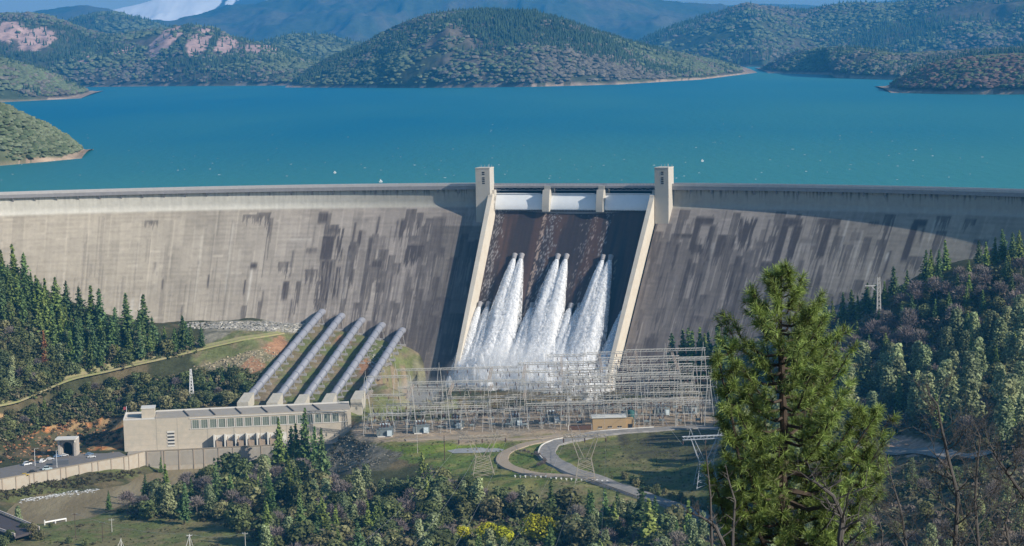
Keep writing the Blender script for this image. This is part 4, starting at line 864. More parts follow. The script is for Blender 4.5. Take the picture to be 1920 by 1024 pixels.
scatter([(1350, 1000), (1400, 900), (1560, 880), (1660, 875), (1790, 870), (1925, 870), (1925, 1150), (1350, 1150)], 90, [("grey_pine", 1.6, 9, 15), ("bare_tree", 3, 7, 11), ("oak_tree", 2, 5, 8)], g6, 5, y0=430)
scatter([(1372, 850), (1500, 850), (1500, 950), (1372, 960)], 26, [("grey_pine", 3, 20, 28), ("pine_tree", 1, 20, 26)], {k: (v[0].replace("behind the leafless branches", "hidden behind the large pine").replace("on the near hillside", "at the edge of the meadow"), "trees at the edge of the meadow behind the large pine") for k, v in g6.items()}, 5)
scatter([(1372, 790), (1480, 780), (1480, 830), (1372, 830)], 14, [("grey_pine", 3, 18, 24)], {k: (v[0].replace("behind the leafless branches", "hidden behind the large pine").replace("on the near hillside", "above the road"), "trees above the road behind the large pine") for k, v in g6.items()}, 5)
g7 = {"oak_tree": ("low dark shrub along the bank of the asphalt road", "shrubs along the asphalt road")}
for i in range(26):
    t = i / 25; x = 1175 + t * 165 + random.uniform(-6, 6); y = 905 + t * 62 + random.uniform(-8, 4); plant("oak_tree", at_base(x, y) - np.array([0, 0, .5]), random.uniform(3, 5), *g7["oak_tree"]).name = "shrub"
for i in range(16):
    t = i / 15; x = 975 + 30 * math.sin(t * 3) + t * 30; y = 850 + t * 28; plant("bare_tree", at_base(x, y), random.uniform(2, 3.5), "low dark bramble between the two road loops", "brambles between the road loops").name = "bramble"
print("TREES", COUNT)
# undergrowth: uncountable shrubs
def shrubs(polys, n, hs, cols, label, zmin=-144, y0=430, seed=1):
    rng = np.random.default_rng(seed); Vs = []; Qs = []; Cs = []; k = 0
    base = [m_cloud(900 + i, 1.0, .62, (1, 1, 1), 5, 16, .13, .1) for i in range(4)]
    for poly, wgt in polys:
        xs_ = [p[0] for p in poly]; ys_ = [p[1] for p in poly]; m = 0
        while m < n * wgt:
            x = rng.uniform(min(xs_), max(xs_), 400); y = rng.uniform(min(ys_), max(ys_), 400); ok = inpoly(x, y, poly); x = x[ok]; y = y[ok]
            for a, b in zip(x, y):
                if m >= n * wgt: break
                m += 1; p = on_ground(a, b, y0)
                if p[2] < zmin: continue
                v, q, c = base[rng.integers(0, 4)]; h = hs[0] + (hs[1] - hs[0]) * rng.random() ** 1.6; th = rng.random() * 6.28; cs, sn = math.cos(th) * h * 1.25, math.sin(th) * h * 1.25
                W = np.stack([v[:, 0] * cs - v[:, 1] * sn, v[:, 0] * sn + v[:, 1] * cs, v[:, 2] * h - h * .15], 1) + p
                Vs.append(W); Qs.append(q + k); k += len(v); Cs.append(c * np.array(cols[rng.integers(0, len(cols))]) * (.75 + .5 * rng.random()))
    o = link("undergrowth", mesh_np("undergrowth", np.concatenate(Vs), np.concatenate(Qs), mat("undergrowth_mat", attr="col", rough=.85, spec=.1, transl=.12), {"col": np.concatenate(Cs)}))
    tag(o, label, "undergrowth", kind="stuff")
shrubs([(brush, .9), ([(0, 600), (120, 690), (120, 735), (0, 765)], .35), ([(0, 520), (120, 600), (380, 660), (180, 705), (0, 650)], .35)], 1100, (2.0, 5.0), [(.10, .125, .05), (.14, .15, .07), (.085, .105, .05), (.17, .15, .09)], "dense chaparral between the trees on the slope behind the powerhouse", seed=2)
shrubs([(woodsC, 1.0)], 1300, (2.5, 6.5), [(.10, .12, .05), (.13, .145, .065), (.18, .17, .09), (.18, .145, .11)], "dense undergrowth between the trees below the switchyard", seed=3)
shrubs([([(1360, 700), (1520, 620), (1700, 560), (1925, 490), (1925, 860), (1650, 810), (1560, 850), (1380, 790)], 1.0), ([(1350, 1000), (1400, 900), (1560, 880), (1660, 870), (1925, 860), (1925, 1110), (1350, 1110)], .55)], 1300, (2, 5.2), [(.09, .105, .05), (.13, .14, .075), (.17, .14, .115), (.17, .165, .10)], "dense undergrowth on the hillside under the dam's east end", seed=4)
shrubs([([(0, 915), (235, 884), (280, 888), (150, 918), (0, 940)], .8), ([(620, 815), (680, 832), (720, 870), (620, 890)], .12), ([(880, 900), (1160, 960), (1150, 975), (900, 940)], .2), ([(90, 985), (470, 965), (540, 1030), (90, 1030)], .12)], 420, (.6, 1.8), [(.07, .065, .035), (.09, .08, .045), (.12, .10, .06)], "low reeds and weeds on the river bank under the wall", seed=5)
shrubs([([(700, 835), (1000, 820), (1100, 815), (1060, 840), (1000, 845), (1020, 880), (1100, 900), (1300, 970), (1180, 975), (960, 950), (880, 925), (820, 900), (720, 860)], .45), ([(1060, 840), (1340, 808), (1345, 960), (1250, 935), (1110, 885)], .45), ([(90, 985), (470, 960), (540, 1030), (60, 1035)], .3)], 1500, (.25, .9), [(.13, .15, .05), (.17, .16, .07), (.10, .12, .045), (.20, .175, .10)], "rough grass tufts on the meadows round the road bend", seed=7)
shrubs([([(0, 800), (60, 775), (180, 770), (225, 785), (225, 835), (120, 845), (0, 868)], 1)], 120, (1, 3), [(.08, .085, .045), (.13, .10, .06)], "tufts of brush clinging to the orange rock cut", seed=6)

# --- large pine close to the camera
def near_pine():
    base = G(19.0, 55.0) ; rng = np.random.default_rng(5)
    o = root_at("pine_tree", base, "large bushy pine with long needles standing in front of the whole valley", "conifer")
    T = MB(); N_V = []; N_T = []; N_C = []; nn = 0
    def wp(px, py, dy=0.0): return at_y(px, py, 55.0 + dy)
    leaders = [([(1472, 1150), (1470, 1024), (1468, 900), (1470, 800), (1466, 700), (1462, 620), (1463, 560), (1466, 508)], 0.0, .17), ([(1490, 1060), (1505, 960), (1515, 860), (1520, 760), (1528, 680), (1530, 610), (1524, 575)], 1.1, .08), ([(1455, 1060), (1400, 960), (1385, 860), (1372, 780), (1352, 700), (1348, 655)], -.8, .07), ([(1480, 1060), (1560, 980), (1610, 900), (1625, 830), (1634, 770)], .3, .06), ([(1440, 1100), (1370, 1010), (1350, 940), (1335, 880)], -.4, .06)]
    tufts = []
    def outline(py):  # half widths left,right of the crown about x=1470
        L = np.interp(py, [500, 540, 580, 640, 700, 780, 860, 940, 1024, 1150], [14, 34, 62, 88, 116, 126, 128, 126, 118, 120]); Rr = np.interp(py, [500, 540, 580, 640, 700, 780, 860, 940, 1024, 1150], [14, 28, 54, 80, 104, 140, 176, 200, 186, 160]); return L, Rr
    for li, (pts, dy, r0) in enumerate(leaders):
        P = np.array([wp(x, y, dy * min(1, k / 2)) for k, (x, y) in enumerate(pts)]); T.tube(P, r0 * np.linspace(1, .16, len(P)), 8)
        seg = np.linalg.norm(np.diff(P, axis=0), axis=1); cum = np.r_[0, np.cumsum(seg)]; Lt = cum[-1]
        nb = [84, 32, 30, 32, 18][li]
        for b in range(nb):
            t = (.10 + .90 * (b + rng.random() * .6) / nb) ** .9; d = t * Lt; p = np.array([np.interp(d, cum, P[:, k]) for k in range(3)]); px_, py_ = proj(p); px_ = px_[0]; py_ = py_[0]
            a = b * 2.39996 + rng.normal(0, .3); dirv = np.array([math.cos(a), math.sin(a), 0.0]); Lx, Rx = outline(py_)
            lim = (Rx - (px_ - 1470) if dirv[0] > 0 else Lx + (px_ - 1470)); lim = max(14, lim) / 70.0
            Lb = lim * (.72 + .38 * rng.random()) if li == 0 else min(lim, [0, 1.0, .9, 1.1, .8][li] * (1.15 - .7 * t)) * (.7 + .4 * rng.random()); Lb = max(.22, Lb)
            up = .18 + .55 * t + rng.normal(0, .08); k = 5; f = np.linspace(0, 1, k)[:, None]
            B = p + dirv * Lb * f + np.array([0, 0, 1.0]) * Lb * (up * .5 * f + .45 * f ** 2.2 - .18 * np.sin(f * 3.1)); B[1:, :2] += rng.normal(0, .03, (k - 1, 2))
            T.tube(B, np.linspace(.018 + .022 * Lb, .008, k), 5, False)
            ns = int(5 + Lb * 9)
            for s in range(ns):
                fs = .28 + .72 * (s + rng.random()) / ns; q = np.array([np.interp(fs, f[:, 0], B[:, c]) for c in range(3)])
                aa = rng.random() * 6.28; sd = np.array([math.cos(aa), math.sin(aa), .55]) * .5 + dirv * .6; sd /= np.linalg.norm(sd); sl = (.10 + .34 * rng.random()) * min(1, Lb) * (1.15 - .5 * fs); e = q + sd * sl; e[2] += sl * .35
                T.tube([q, (q + e) / 2 + [0, 0, -.02], e], [.009, .007, .005], 4, False); tufts.append((e, sd + np.array([0, 0, .6])))
            tufts.append((B[-1], dirv + np.array([0, 0, 1.2])))
        tufts.append((P[-1], np.array([0, 0, 1.0]))); tufts.append((P[-1] - [0, 0, .15], np.array([.3, 0, 1.0])))
    for (e, dv) in tufts:
        ax = dv / np.linalg.norm(dv); n = 34
        d = rng.normal(0, 1, (n, 3)); d /= np.linalg.norm(d, axis=1)[:, None]; d = d * .95 + ax * .75; d /= np.linalg.norm(d, axis=1)[:, None]
        L = .17 + .10 * rng.random(n); p0 = e - ax * (rng.random(n) * .12)[:, None]; p1 = p0 + d * L[:, None]; p1[:, 2] -= .02
        s = np.cross(d, rng.normal(0, 1, (n, 3))); s /= np.linalg.norm(s, axis=1)[:, None] + 1e-9; w = .0068
        V = np.stack([p0 - s * w, p0 + s * w, p1 + s * w * .45, p1 - s * w * .45], 1).reshape(-1, 3); N_V.append(V); N_T.append(np.arange(4 * n).reshape(n, 4) + nn); nn += 4 * n
        bc = np.array([.215, .295, .08]) * (.3 + 1.1 * rng.random()); N_C.append(np.repeat(bc[None] * (.8 + .4 * rng.random(n))[:, None], 4, 0))
    T.build("trunk", mat("dark_bark", (.055, .042, .034), rough=.95, noise=.3, nscale=4), o)
    V = np.concatenate(N_V) - base; link("crown", mesh_np("crown", V, np.concatenate(N_T), mat("needle_mat", attr="col", rough=.5, spec=.3, transl=.25), {"col": np.concatenate(N_C)}), o)
    print("tufts", len(tufts))
near_pine()
# --- leafless trees close to the camera
def near_bare(path, Y, r0, label, seed, depth=3, spread=.9, name="bare_tree"):
    rng = np.random.default_rng(seed); P = np.array([at_y(x, y, Y) for x, y in path]); b = G(P[0][0], Y); o = root_at(name, b, label, "bare tree"); q = MB()
    q.tube(np.vstack([[[P[0][0], Y, b[2] - .3]], P]), np.r_[r0 * 1.3, r0 * np.linspace(1, .16, len(P))], 7)
    tw = MB()
    def grow(p, d, L, r, lv):
        k = 4; pts = [p]; dd = d.copy()
        for i in range(k): dd = dd + rng.normal(0, .16, 3) + np.array([0, 0, .05]); dd /= np.linalg.norm(dd); pts.append(pts[-1] + dd * L / k)
        (q if r > .012 else tw).tube(pts, np.linspace(r, r * .4, k + 1), 4, False)
        if lv > 0:
            for i in range(rng.integers(3, 6)):
                f = .25 + .75 * rng.random(); j = min(k - 1, int(f * k)); pp = pts[j] + (pts[j + 1] - pts[j]) * (f * k - j)
                nd = dd + rng.normal(0, .65, 3); nd[2] += .2; nd /= np.linalg.norm(nd); grow(pp, nd, L * (.45 + .3 * rng.random()), r * .5, lv - 1)
    n = int(7 + 2 * len(P))
    for i in range(n):
        f = .12 + .86 * (i + rng.random()) / n; t = f * (len(P) - 1); j = min(len(P) - 2, int(t)); p = P[j] + (P[j + 1] - P[j]) * (t - j)
        a = rng.random() * 6.28; d = np.array([math.cos(a), math.sin(a) * .7, .55]); d /= np.linalg.norm(d); grow(p, d, spread * (1.15 - .6 * f) * (.5 + .7 * rng.random()), r0 * (1 - .75 * f) * .45, depth - 1 + (depth > 2))
    q.build("trunk", mat("near_bark", (.075, .07, .068), rough=.9, noise=.3, nscale=6), o)
    if tw.n: tw.build("twig", mat("near_bark"), o)
near_bare([(1800, 1100), (1790, 1024), (1796, 930), (1778, 860), (1765, 800), (1758, 760), (1740, 736)], 46, .065, "leafless young tree with a tall thin leader, nearest to the big pine on its east", 1, 3, .9)
near_bare([(1860, 1120), (1835, 1030), (1828, 940), (1832, 880), (1838, 820), (1825, 790)], 48, .05, "leafless young tree with pale upright stem beside the tall thin leader", 2, 3, .9)
near_bare([(1990, 1060), (1940, 960), (1905, 910), (1870, 860), (1855, 830)], 40, .06, "leafless branch leaning in from the frame edge over the hillside", 3, 3, .8)
near_bare([(1720, 1120), (1700, 1030), (1690, 960), (1672, 900), (1660, 850)], 44, .04, "thin leafless sapling in front of the skirt of the big pine", 4, 3, .75)
near_bare([(1585, 1120), (1575, 1010), (1580, 970), (1562, 930), (1530, 905), (1510, 895)], 38, .075, "dark crooked leafless tree in front of the big pine", 5, 2, .7)
near_bare([(1370, 1120), (1356, 1020), (1340, 985), (1312, 968), (1285, 960)], 38, .05, "dark knobbly branch arching at the base of the big pine", 6, 2, .4)
near_bare([(1372, 1120), (1374, 1000), (1378, 940), (1366, 900), (1360, 870)], 40, .04, "dark upright twiggy stem on the river side of the big pine", 7, 1, .3)
near_bare([(1338, 1120), (1334, 1000), (1332, 930), (1326, 870), (1322, 830)], 41, .035, "thin upright twig farthest from the big pine on the river side", 8, 1, .3)
near_bare([(1900, 1120), (1895, 1040), (1885, 980), (1900, 930)], 42, .045, "short leafless shrub beside the leaning branch", 9, 3, .9)
near_bare([(1760, 1120), (1755, 1060), (1750, 1010)], 42, .04, "lowest leafless shrub peeping over the frame edge", 10, 3, .8)
near_bare([(1640, 1120), (1650, 1060), (1655, 1000), (1640, 950)], 43, .035, "leafless shrub crossing the lower skirt of the big pine", 11, 3, .8)
# ================================================================== POWERHOUSE AND RIVER WALL
ph_c = mat("powerhouse_concrete", (.50, .45, .37), rough=.9, noise=.18, nscale=.3, c2=(.48, .42, .34), spec=.12)
roof_c = mat("roof_grey", (.33, .30, .26), rough=.95, noise=.12, nscale=.2)
pale_c = mat("pale_coping", (.60, .58, .54), rough=.85, noise=.08, nscale=.5)
glass_g = mat("window_green_glass", (.17, .20, .17), rough=.25, noise=.15, nscale=.4, spec=.5)
A = np.array([-230.5, 1190.0]); B = np.array([-98.0, 1207.0]); tdir = (B - A) / np.linalg.norm(B - A); ndir = np.array([tdir[1], -tdir[0]]); LPH = np.linalg.norm(B - A); DPH = 23.0; Z0, Z1 = -134.0, -115.6
def ph(a, b, z): p = A + tdir * a - ndir * b; return np.array([p[0], p[1], z])   # a along the front, b back from the front
def phbox(q, a0, a1, b0, b1, z0, z1): return q.hexa([ph(a0, b0, z0), ph(a1, b0, z0), ph(a1, b1, z0), ph(a0, b1, z0), ph(a0, b0, z1), ph(a1, b0, z1), ph(a1, b1, z1), ph(a0, b1, z1)])
house = root_at("powerhouse", (*A, Z0), "long cream concrete powerhouse with a row of tall green windows beside the river", "powerhouse")
q = MB(); phbox(q, 0, LPH, 0, DPH, Z0 - 6, Z1); q.build("wall", ph_c, house)
q = MB(); phbox(q, 18.5, LPH - .5, .6, DPH - .6, Z1, Z1 + .5); q.build("roof", roof_c, house)
q = MB(); phbox(q, 18.2, LPH, DPH - .6, DPH, Z1, Z1 + 1.3); phbox(q, 0, 18.2, DPH - .6, DPH, Z1, Z1 + .9); phbox(q, 0, .5, .5, DPH - .6, Z1, Z1 + .9); phbox(q, 0, 18.2, -.1, .5, Z1 - .002, Z1 + .9); q.build("coping_trim", pale_c, house)
q = MB(); phbox(q, 10.5, 18.2, 5, 14, Z1, Z1 + 5.5); q.build("penthouse", ph_c, house)
q = MB(); phbox(q, 10.2, 18.5, 4.7, 14.3, Z1 + 5.5, Z1 + 6.1); q.build("penthouse_roof", pale_c, house)
for k in range(6):
    a = 38 + k * 15.4; q = MB(); q.hexa([ph(a, 1.2, Z1 + .5), ph(a + .5, 1.2, Z1 + .5), ph(a - 3.2, DPH - 2, Z1 + .5), ph(a - 3.7, DPH - 2, Z1 + .5), ph(a, 1.2, Z1 + 1.1), ph(a + .5, 1.2, Z1 + 1.1), ph(a - 3.2, DPH - 2, Z1 + 1.1), ph(a - 3.7, DPH - 2, Z1 + 1.1)]); q.build("roof_expansion_joint", mat("roof_dark", (.16, .14, .13)), house)
q = MB(); phbox(q, 38.3, LPH - 2, -.35, 0, -116.3, -115.9); phbox(q, 38.3, LPH - 2, -.25, 0, -122.7, -122.3); q.build("window_cornice", pale_c, house)
pair = [0, 1, 2, 3, 4, 5, 6, 7, 8, 9, 10, 11, 12, 13, 14, 15, 16]
for k in pair:
    a = 40.0 + k * 5.15
    if a > LPH - 5: break
    q = MB(); phbox(q, a, a + 3.7, -.05, .3, -122.2, -117.2); w = q.build("window", glass_g, house)
    q = MB(); phbox(q, a - .45, a, -.3, .1, -122.25, -117.1); phbox(q, a + 3.7, a + 4.15, -.3, .1, -122.25, -117.1)
    for j in (1, 2): phbox(q, a + 1.23 * j - .05, a + 1.23 * j + .05, -.1, .2, -122.2, -117.2)
    fr = q.build("window_frame", pale_c, w); fr.location = [0, 0, 0]
    fr.matrix_parent_inverse = Matrix.Identity(4); me = fr.data; me.transform(Matrix.Translation(-Vector((*A, Z0)))) if False else None
q = MB(); phbox(q, 25.2, 29.2, -.04, .3, -132.5, -123.6); q.build("stair_window", dk, house)
for k in range(5):
    q = MB(); phbox(q, 25.0, 29.4, -.25, .1, -132.3 + k * 2.05, -131.3 + k * 2.05); q.build("louvre_panel", pale_c, house)
for a_ in (18.8, 31, 48.5, 64, 79.5, 95, 110):
    q = MB(); phbox(q, a_, a_ + .3, -.06, 0, Z0, -122.0 if a_ > 34 else Z1); q.build("wall_joint_strip", mat("joint_grey", (.36, .33, .28)), house)
for z_ in (-131, -127.5, -124.4, -119.5): q = MB(); phbox(q, .2, 34 if z_ > -122 else 50, -.05, 0, z_, z_ + .16); q.build("pour_joint_strip", mat("joint_pale", (.46, .41, .34)), house)
# transformer bays along the foot of the wall
for k in range(7):
    a = 52 + k * 6.3
    q = MB(); phbox(q, a, a + .9, -5, 0, Z0 - .3, -126.6 + .2 * (k % 2)); phbox(q, a + .9, a + 5.4, -.02, .15, Z0, -126.9); q.build("bay_wall", pale_c, house)
    if k < 6: t = q = MB(); phbox(q, a + 1.4, a + 5.0, -4.2, -.8, Z0 - .3, -130.2); q.tube([ph(a + 2, -3, -130.2), ph(a + 1.9, -3.1, -127.4)], .25, 6); q.tube([ph(a + 4, -3, -130.2), ph(a + 4.3, -3.1, -127.4)], .25, 6); phbox(q, a + 1.5, a + 2.2, -4.9, -4.2, Z0, -130.8); q.build("transformer", mat("rusty_tan", (.34, .27, .21), noise=.2), house)
q = MB(); q.tube([ph(-.5, 3, Z1 - 1), ph(-.5, 3, Z1 + 7.5)], .12, 6); fp = q.build("pole", mat("galv"), None, loc=None)
bpy.data.objects.remove(fp)
def simple(name, label, cat, group=None, loc=(0, 0, 0)): return root_at(name, loc, label, cat, group)
fl = simple("flagpole", "white flagpole with a small flag at the end of the powerhouse roof", "flagpole", loc=ph(2, 3, Z1 + .4))
q = MB(); q.tube([ph(2, 3, Z1 - .2), ph(2, 3, Z1 + 8)], .14, 6); q.build("pole", mat("white_paint", (.78, .78, .78), rough=.5), fl)
q = MB(); q.hexa([ph(2, 3, Z1 + 6), ph(.2, 3.6, Z1 + 5.7), ph(.2, 3.7, Z1 + 5.7), ph(2, 3.1, Z1 + 6), ph(2, 3, Z1 + 7.8), ph(.2, 3.6, Z1 + 7.4), ph(.2, 3.7, Z1 + 7.4), ph(2, 3.1, Z1 + 7.8)]); q.build("flag", mat("flag_red", (.6, .12, .12)), fl)
# river wall
wp_ = [at_z(-60, 909, -133.2), at_z(0, 899, -133.2), at_z(60, 888, -133.2), at_z(120, 877, -133.2), at_z(180, 866, -133.2), at_z(238, 856, -133.2)]
wp_ = [np.array([p[0], p[1]]) for p in wp_] + [A + tdir * d + ndir * 7.5 for d in (12, 22, 45, 70, 95, 118)]
dep = [3.2, 3.4, 4.5, 5.5, 6.5, 8, 10, 14, 14, 14, 14, 14]
rw = simple("retaining_wall", "pale concrete river wall with pilasters running from the car park past the powerhouse", "retaining wall", loc=(*wp_[1], -134))
q = MB()
for i in range(len(wp_) - 1):
    a, b = wp_[i], wp_[i + 1]; t = (b - a) / np.linalg.norm(b - a); n = np.array([-t[1], t[0]]) * .6
    za, zb = -133.2 - dep[i], -133.2 - dep[i + 1]
    q.hexa([(*a, za - 3), (*b, zb - 3), (*(b + n), zb - 3), (*(a + n), za - 3), (*a, -133.2), (*b, -133.2), (*(b + n), -133.2), (*(a + n), -133.2)])
q.build("wall", mat("river_wall_mat", (.43, .395, .335), rough=.9, noise=.15, nscale=.25, c2=(.36, .31, .25)), rw)
q = MB(); q2 = MB()
for i in range(len(wp_) - 1):
    a, b = wp_[i], wp_[i + 1]; L_ = np.linalg.norm(b - a); t = (b - a) / L_; n = np.array([t[1], -t[0]])
    q.hexa([(*(a + n * .25), -133.2), (*(b + n * .25), -133.2), (*(b - n * .9), -133.2), (*(a - n * .9), -133.2), (*(a + n * .25), -132.8), (*(b + n * .25), -132.8), (*(b - n * .9), -132.8), (*(a - n * .9), -132.8)])
    for k in range(int(L_ / 8.5) + 1):
        p = a + t * (k * 8.5 + 1); q2.hexa([(*(p + n * .35), -150), (*(p + t * .7 + n * .35), -150), (*(p + t * .7), -150), (*p, -150), (*(p + n * .35), -133.3), (*(p + t * .7 + n * .35), -133.3), (*(p + t * .7), -133.3), (*p, -133.3)])
q.build("coping_trim", mat("coping_brown", (.27, .23, .18)), rw); q2.build("pilaster_rib", mat("pilaster_mat", (.36, .30, .24), noise=.1), rw)
def quay(q, d0, d1): pass
q = MB(); q.hexa([ph(2, -7.6, Z0 - 8), ph(LPH, -7.6, Z0 - 8), ph(LPH, .1, Z0 - 8), ph(2, .1, Z0 - 8), ph(2, -7.6, Z0 - .02), ph(LPH, -7.6, Z0 - .02), ph(LPH, .1, Z0 - .02), ph(2, .1, Z0 - .02)]); q.build("quay_slab", roof_c, rw)
# portal in the rock
P0 = at_z(127, 855, -134); po = simple("tunnel_portal", "concrete tunnel portal with a dark arch in the orange rock cut", "tunnel portal", loc=P0)
q = MB(); W_, H_ = 5.6, 10.2
th = np.linspace(0, math.pi, 13); arch = [(-3.0, 0)] + [(-3.0 * math.cos(t), 5.2 + 3.0 * math.sin(t)) for t in th] + [(3.0, 0)]
out = [(-W_, 0)] + [(-W_ if t < .8 else (W_ if t > 2.35 else -W_ * math.cos(t) * 1.4), H_ if .5 < t < 2.64 else 5 + 5.2 * math.sin(t)) for t in th] + [(W_, 0)]
for i in range(len(arch) - 1):
    (x0, z0), (x1, z1) = arch[i], arch[i + 1]; (X0, Z0_), (X1, Z1_) = out[i], out[i + 1]
    q.hexa([P0 + (x0, 0, z0), P0 + (x1, 0, z1), P0 + (x1, 7, z1), P0 + (x0, 7, z0), P0 + (X0, 0, Z0_), P0 + (X1, 0, Z1_), P0 + (X1, 7, Z1_), P0 + (X0, 7, Z0_)])
q.build("portal_wall", mat("portal_concrete", (.42, .38, .34), noise=.15), po)
q = MB(); q.box(P0 + (0, -.15, H_ + .4), (12.2, 8, .8)); q.build("coping_trim", pale_c, po)
q = MB(); q.box(P0 + (0, 5.5, 4.2), (6.0, .3, 8.4)); q.build("dark_tunnel", mat("tunnel_black", (.012, .012, .014)), po)
for sx in (-1, 1):
    q = MB(); q.box(P0 + (sx * 4.6, -.5, 5.1), (1.3, 1.0, 10.0)); q.build("column", mat("portal_concrete"), po)
    q = MB(); q.tube([P0 + (sx * 4.6, -1.2, 8.2), P0 + (sx * 4.6, -1.2, 9.4)], .5, 8); q.build("lantern", pale_c, po)

# ================================================================== PENSTOCKS
pipe_m = mat("penstock_paint", (.27, .28, .325), rough=.5, noise=.18, nscale=.4, spec=.3, c2=(.22, .23, .27))
ord_ = ["first", "second", "third", "fourth", "fifth"]
for i in range(5):
    s, h = face_sh(*TOPS[i]); a = fpos(s, h) + np.array([0, 2.0, -1.0]); th_ = THC + s / R; nn = np.array([-math.sin(th_), -math.cos(th_), 0]); e1 = a + nn * 5.0 + np.array([0, 0, 1.2])
    e1 = at_y(*TOPS[i], e1[1]); b = at_y(*BOTS[i], 1240.0); dr = (b - e1) / np.linalg.norm(b - e1)
    pk = simple("penstock", "%s grey steel penstock pipe counting from the powerhouse end nearest the river bend" % ord_[i], "penstock", "penstock pipes climbing from the powerhouse to the dam face", loc=b)
    c = e1 + (-nn) * 6 + np.array([0, 0, -1.6]); q = MB()
    q.tube([c, e1 * .6 + c * .4 + np.array([0, 0, .2]), e1 + dr * .8, e1 + dr * 4, b], [2.3, 2.35, 2.35, 2.3, 2.3], 20); q.build("pipe", pipe_m, pk, smooth=True)
    L_ = np.linalg.norm(b - e1)
    for d in np.arange(6, L_ - 2, 11.5):
        p = e1 + dr * d; q = MB(); q.tube([p, p + dr * .7], 2.62, 18); q.build("stiffener_ring", pipe_m, pk)
        g_ = float(TZ(p[0], p[1])); q = MB()
        for sx in (-1, 1): q.tube([p + (sx * 2.1, 0, -1.2), (p[0] + sx * 3.0, p[1], min(g_ - 1, p[2] - 3))], .28, 4)
        q.box((p[0], p[1], min(g_, p[2] - 3.0)), (7.2, 1.6, 1.6)); q.bar((p[0] - 2.6, p[1], p[2] - 2.2), (p[0] + 2.6, p[1], p[2] - 2.2), .3); q.build("support_frame", mat("saddle_mat", (.34, .33, .33), noise=.1), pk)
    q = MB(); g_ = dr; ax = np.array([1, 0, 0]); up = np.array([0, 0, 1.0]); e2 = b + dr * 9
    q.hexa([b + ax * -3.4 - up * 5, b + ax * 3.4 - up * 5, b + ax * 3.4 + dr * 12 - up * 8, b - ax * 3.4 + dr * 12 - up * 8, b - ax * 3.0 + up * 2.7 - dr * 1.5, b + ax * 3.0 + up * 2.7 - dr * 1.5, b + ax * 3.4 + dr * 11 + up * 1.5, b - ax * 3.4 + dr * 11 + up * 1.5]); q.build("anchor_block", mat("anchor_concrete", (.42, .39, .33), noise=.15, nscale=.4), pk)
# rubble at the foot of the dam
def rubble(poly, n, hs, cols, label, seed, y0=900):
    rng = np.random.default_rng(seed); Vs = []; Qs = []; Cs = []; k = 0; xs_ = [p[0] for p in poly]; ys_ = [p[1] for p in poly]; m = 0
    cube = np.array([(-1, -1, -.6), (1, -1, -.6), (1, 1, -.6), (-1, 1, -.6), (-1, -1, .6), (1, -1, .6), (1, 1, .6), (-1, 1, .6)]) * .5; cq = np.array([(3, 2, 1, 0), (4, 5, 6, 7), (0, 1, 5, 4), (1, 2, 6, 5), (2, 3, 7, 6), (3, 0, 4, 7)])
    while m < n:
        x = rng.uniform(min(xs_), max(xs_), 200); y = rng.uniform(min(ys_), max(ys_), 200); ok = inpoly(x, y, poly)
        for a, b in zip(x[ok], y[ok]):
            if m >= n: break
            m += 1; p = on_ground(a, b, y0); s = hs[0] + (hs[1] - hs[0]) * rng.random() ** 2; v = cube * s * rng.uniform(.6, 1.3, (8, 3)); t = rng.random() * 6.28; v = np.stack([v[:, 0] * math.cos(t) - v[:, 1] * math.sin(t), v[:, 0] * math.sin(t) + v[:, 1] * math.cos(t), v[:, 2]], 1)
            Vs.append(v + p); Qs.append(cq + k); k += 8; Cs.append(np.repeat((np.array(cols[rng.integers(0, len(cols))]) * rng.uniform(.7, 1.3))[None], 8, 0))
    o = link("rubble", mesh_np("rubble", np.concatenate(Vs), np.concatenate(Qs), mat("rock_mat", attr="col", rough=.95, noise=.2, nscale=1), {"col": np.concatenate(Cs)})); tag(o, label, "rubble", kind="stuff")
GRY = [(.36, .34, .30), (.27, .26, .24), (.42, .40, .36)]; TAN = [(.38, .32, .22), (.30, .27, .20)]
rubble([(330, 606), (560, 602), (590, 612), (560, 625), (440, 618), (345, 616)], 1500, (.6, 2.2), GRY, "grey boulders piled along the foot of the dam", 1)
rubble([(360, 690), (500, 650), (530, 665), (470, 700), (400, 705)], 500, (.4, 1.4), TAN, "tan stones on the grassy slope beside the penstocks", 2)
rubble([(690, 650), (740, 650), (720, 700), (690, 700)], 260, (.5, 1.6), GRY, "grey stones between the last two penstocks", 3)
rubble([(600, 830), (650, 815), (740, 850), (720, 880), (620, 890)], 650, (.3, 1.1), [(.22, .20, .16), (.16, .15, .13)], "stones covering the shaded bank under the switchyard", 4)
rubble([(0, 800), (225, 790), (225, 848), (0, 872)], 420, (.5, 2.0), [(.36, .17, .08), (.30, .19, .11)], "orange rocks at the foot of the cut slope", 5)
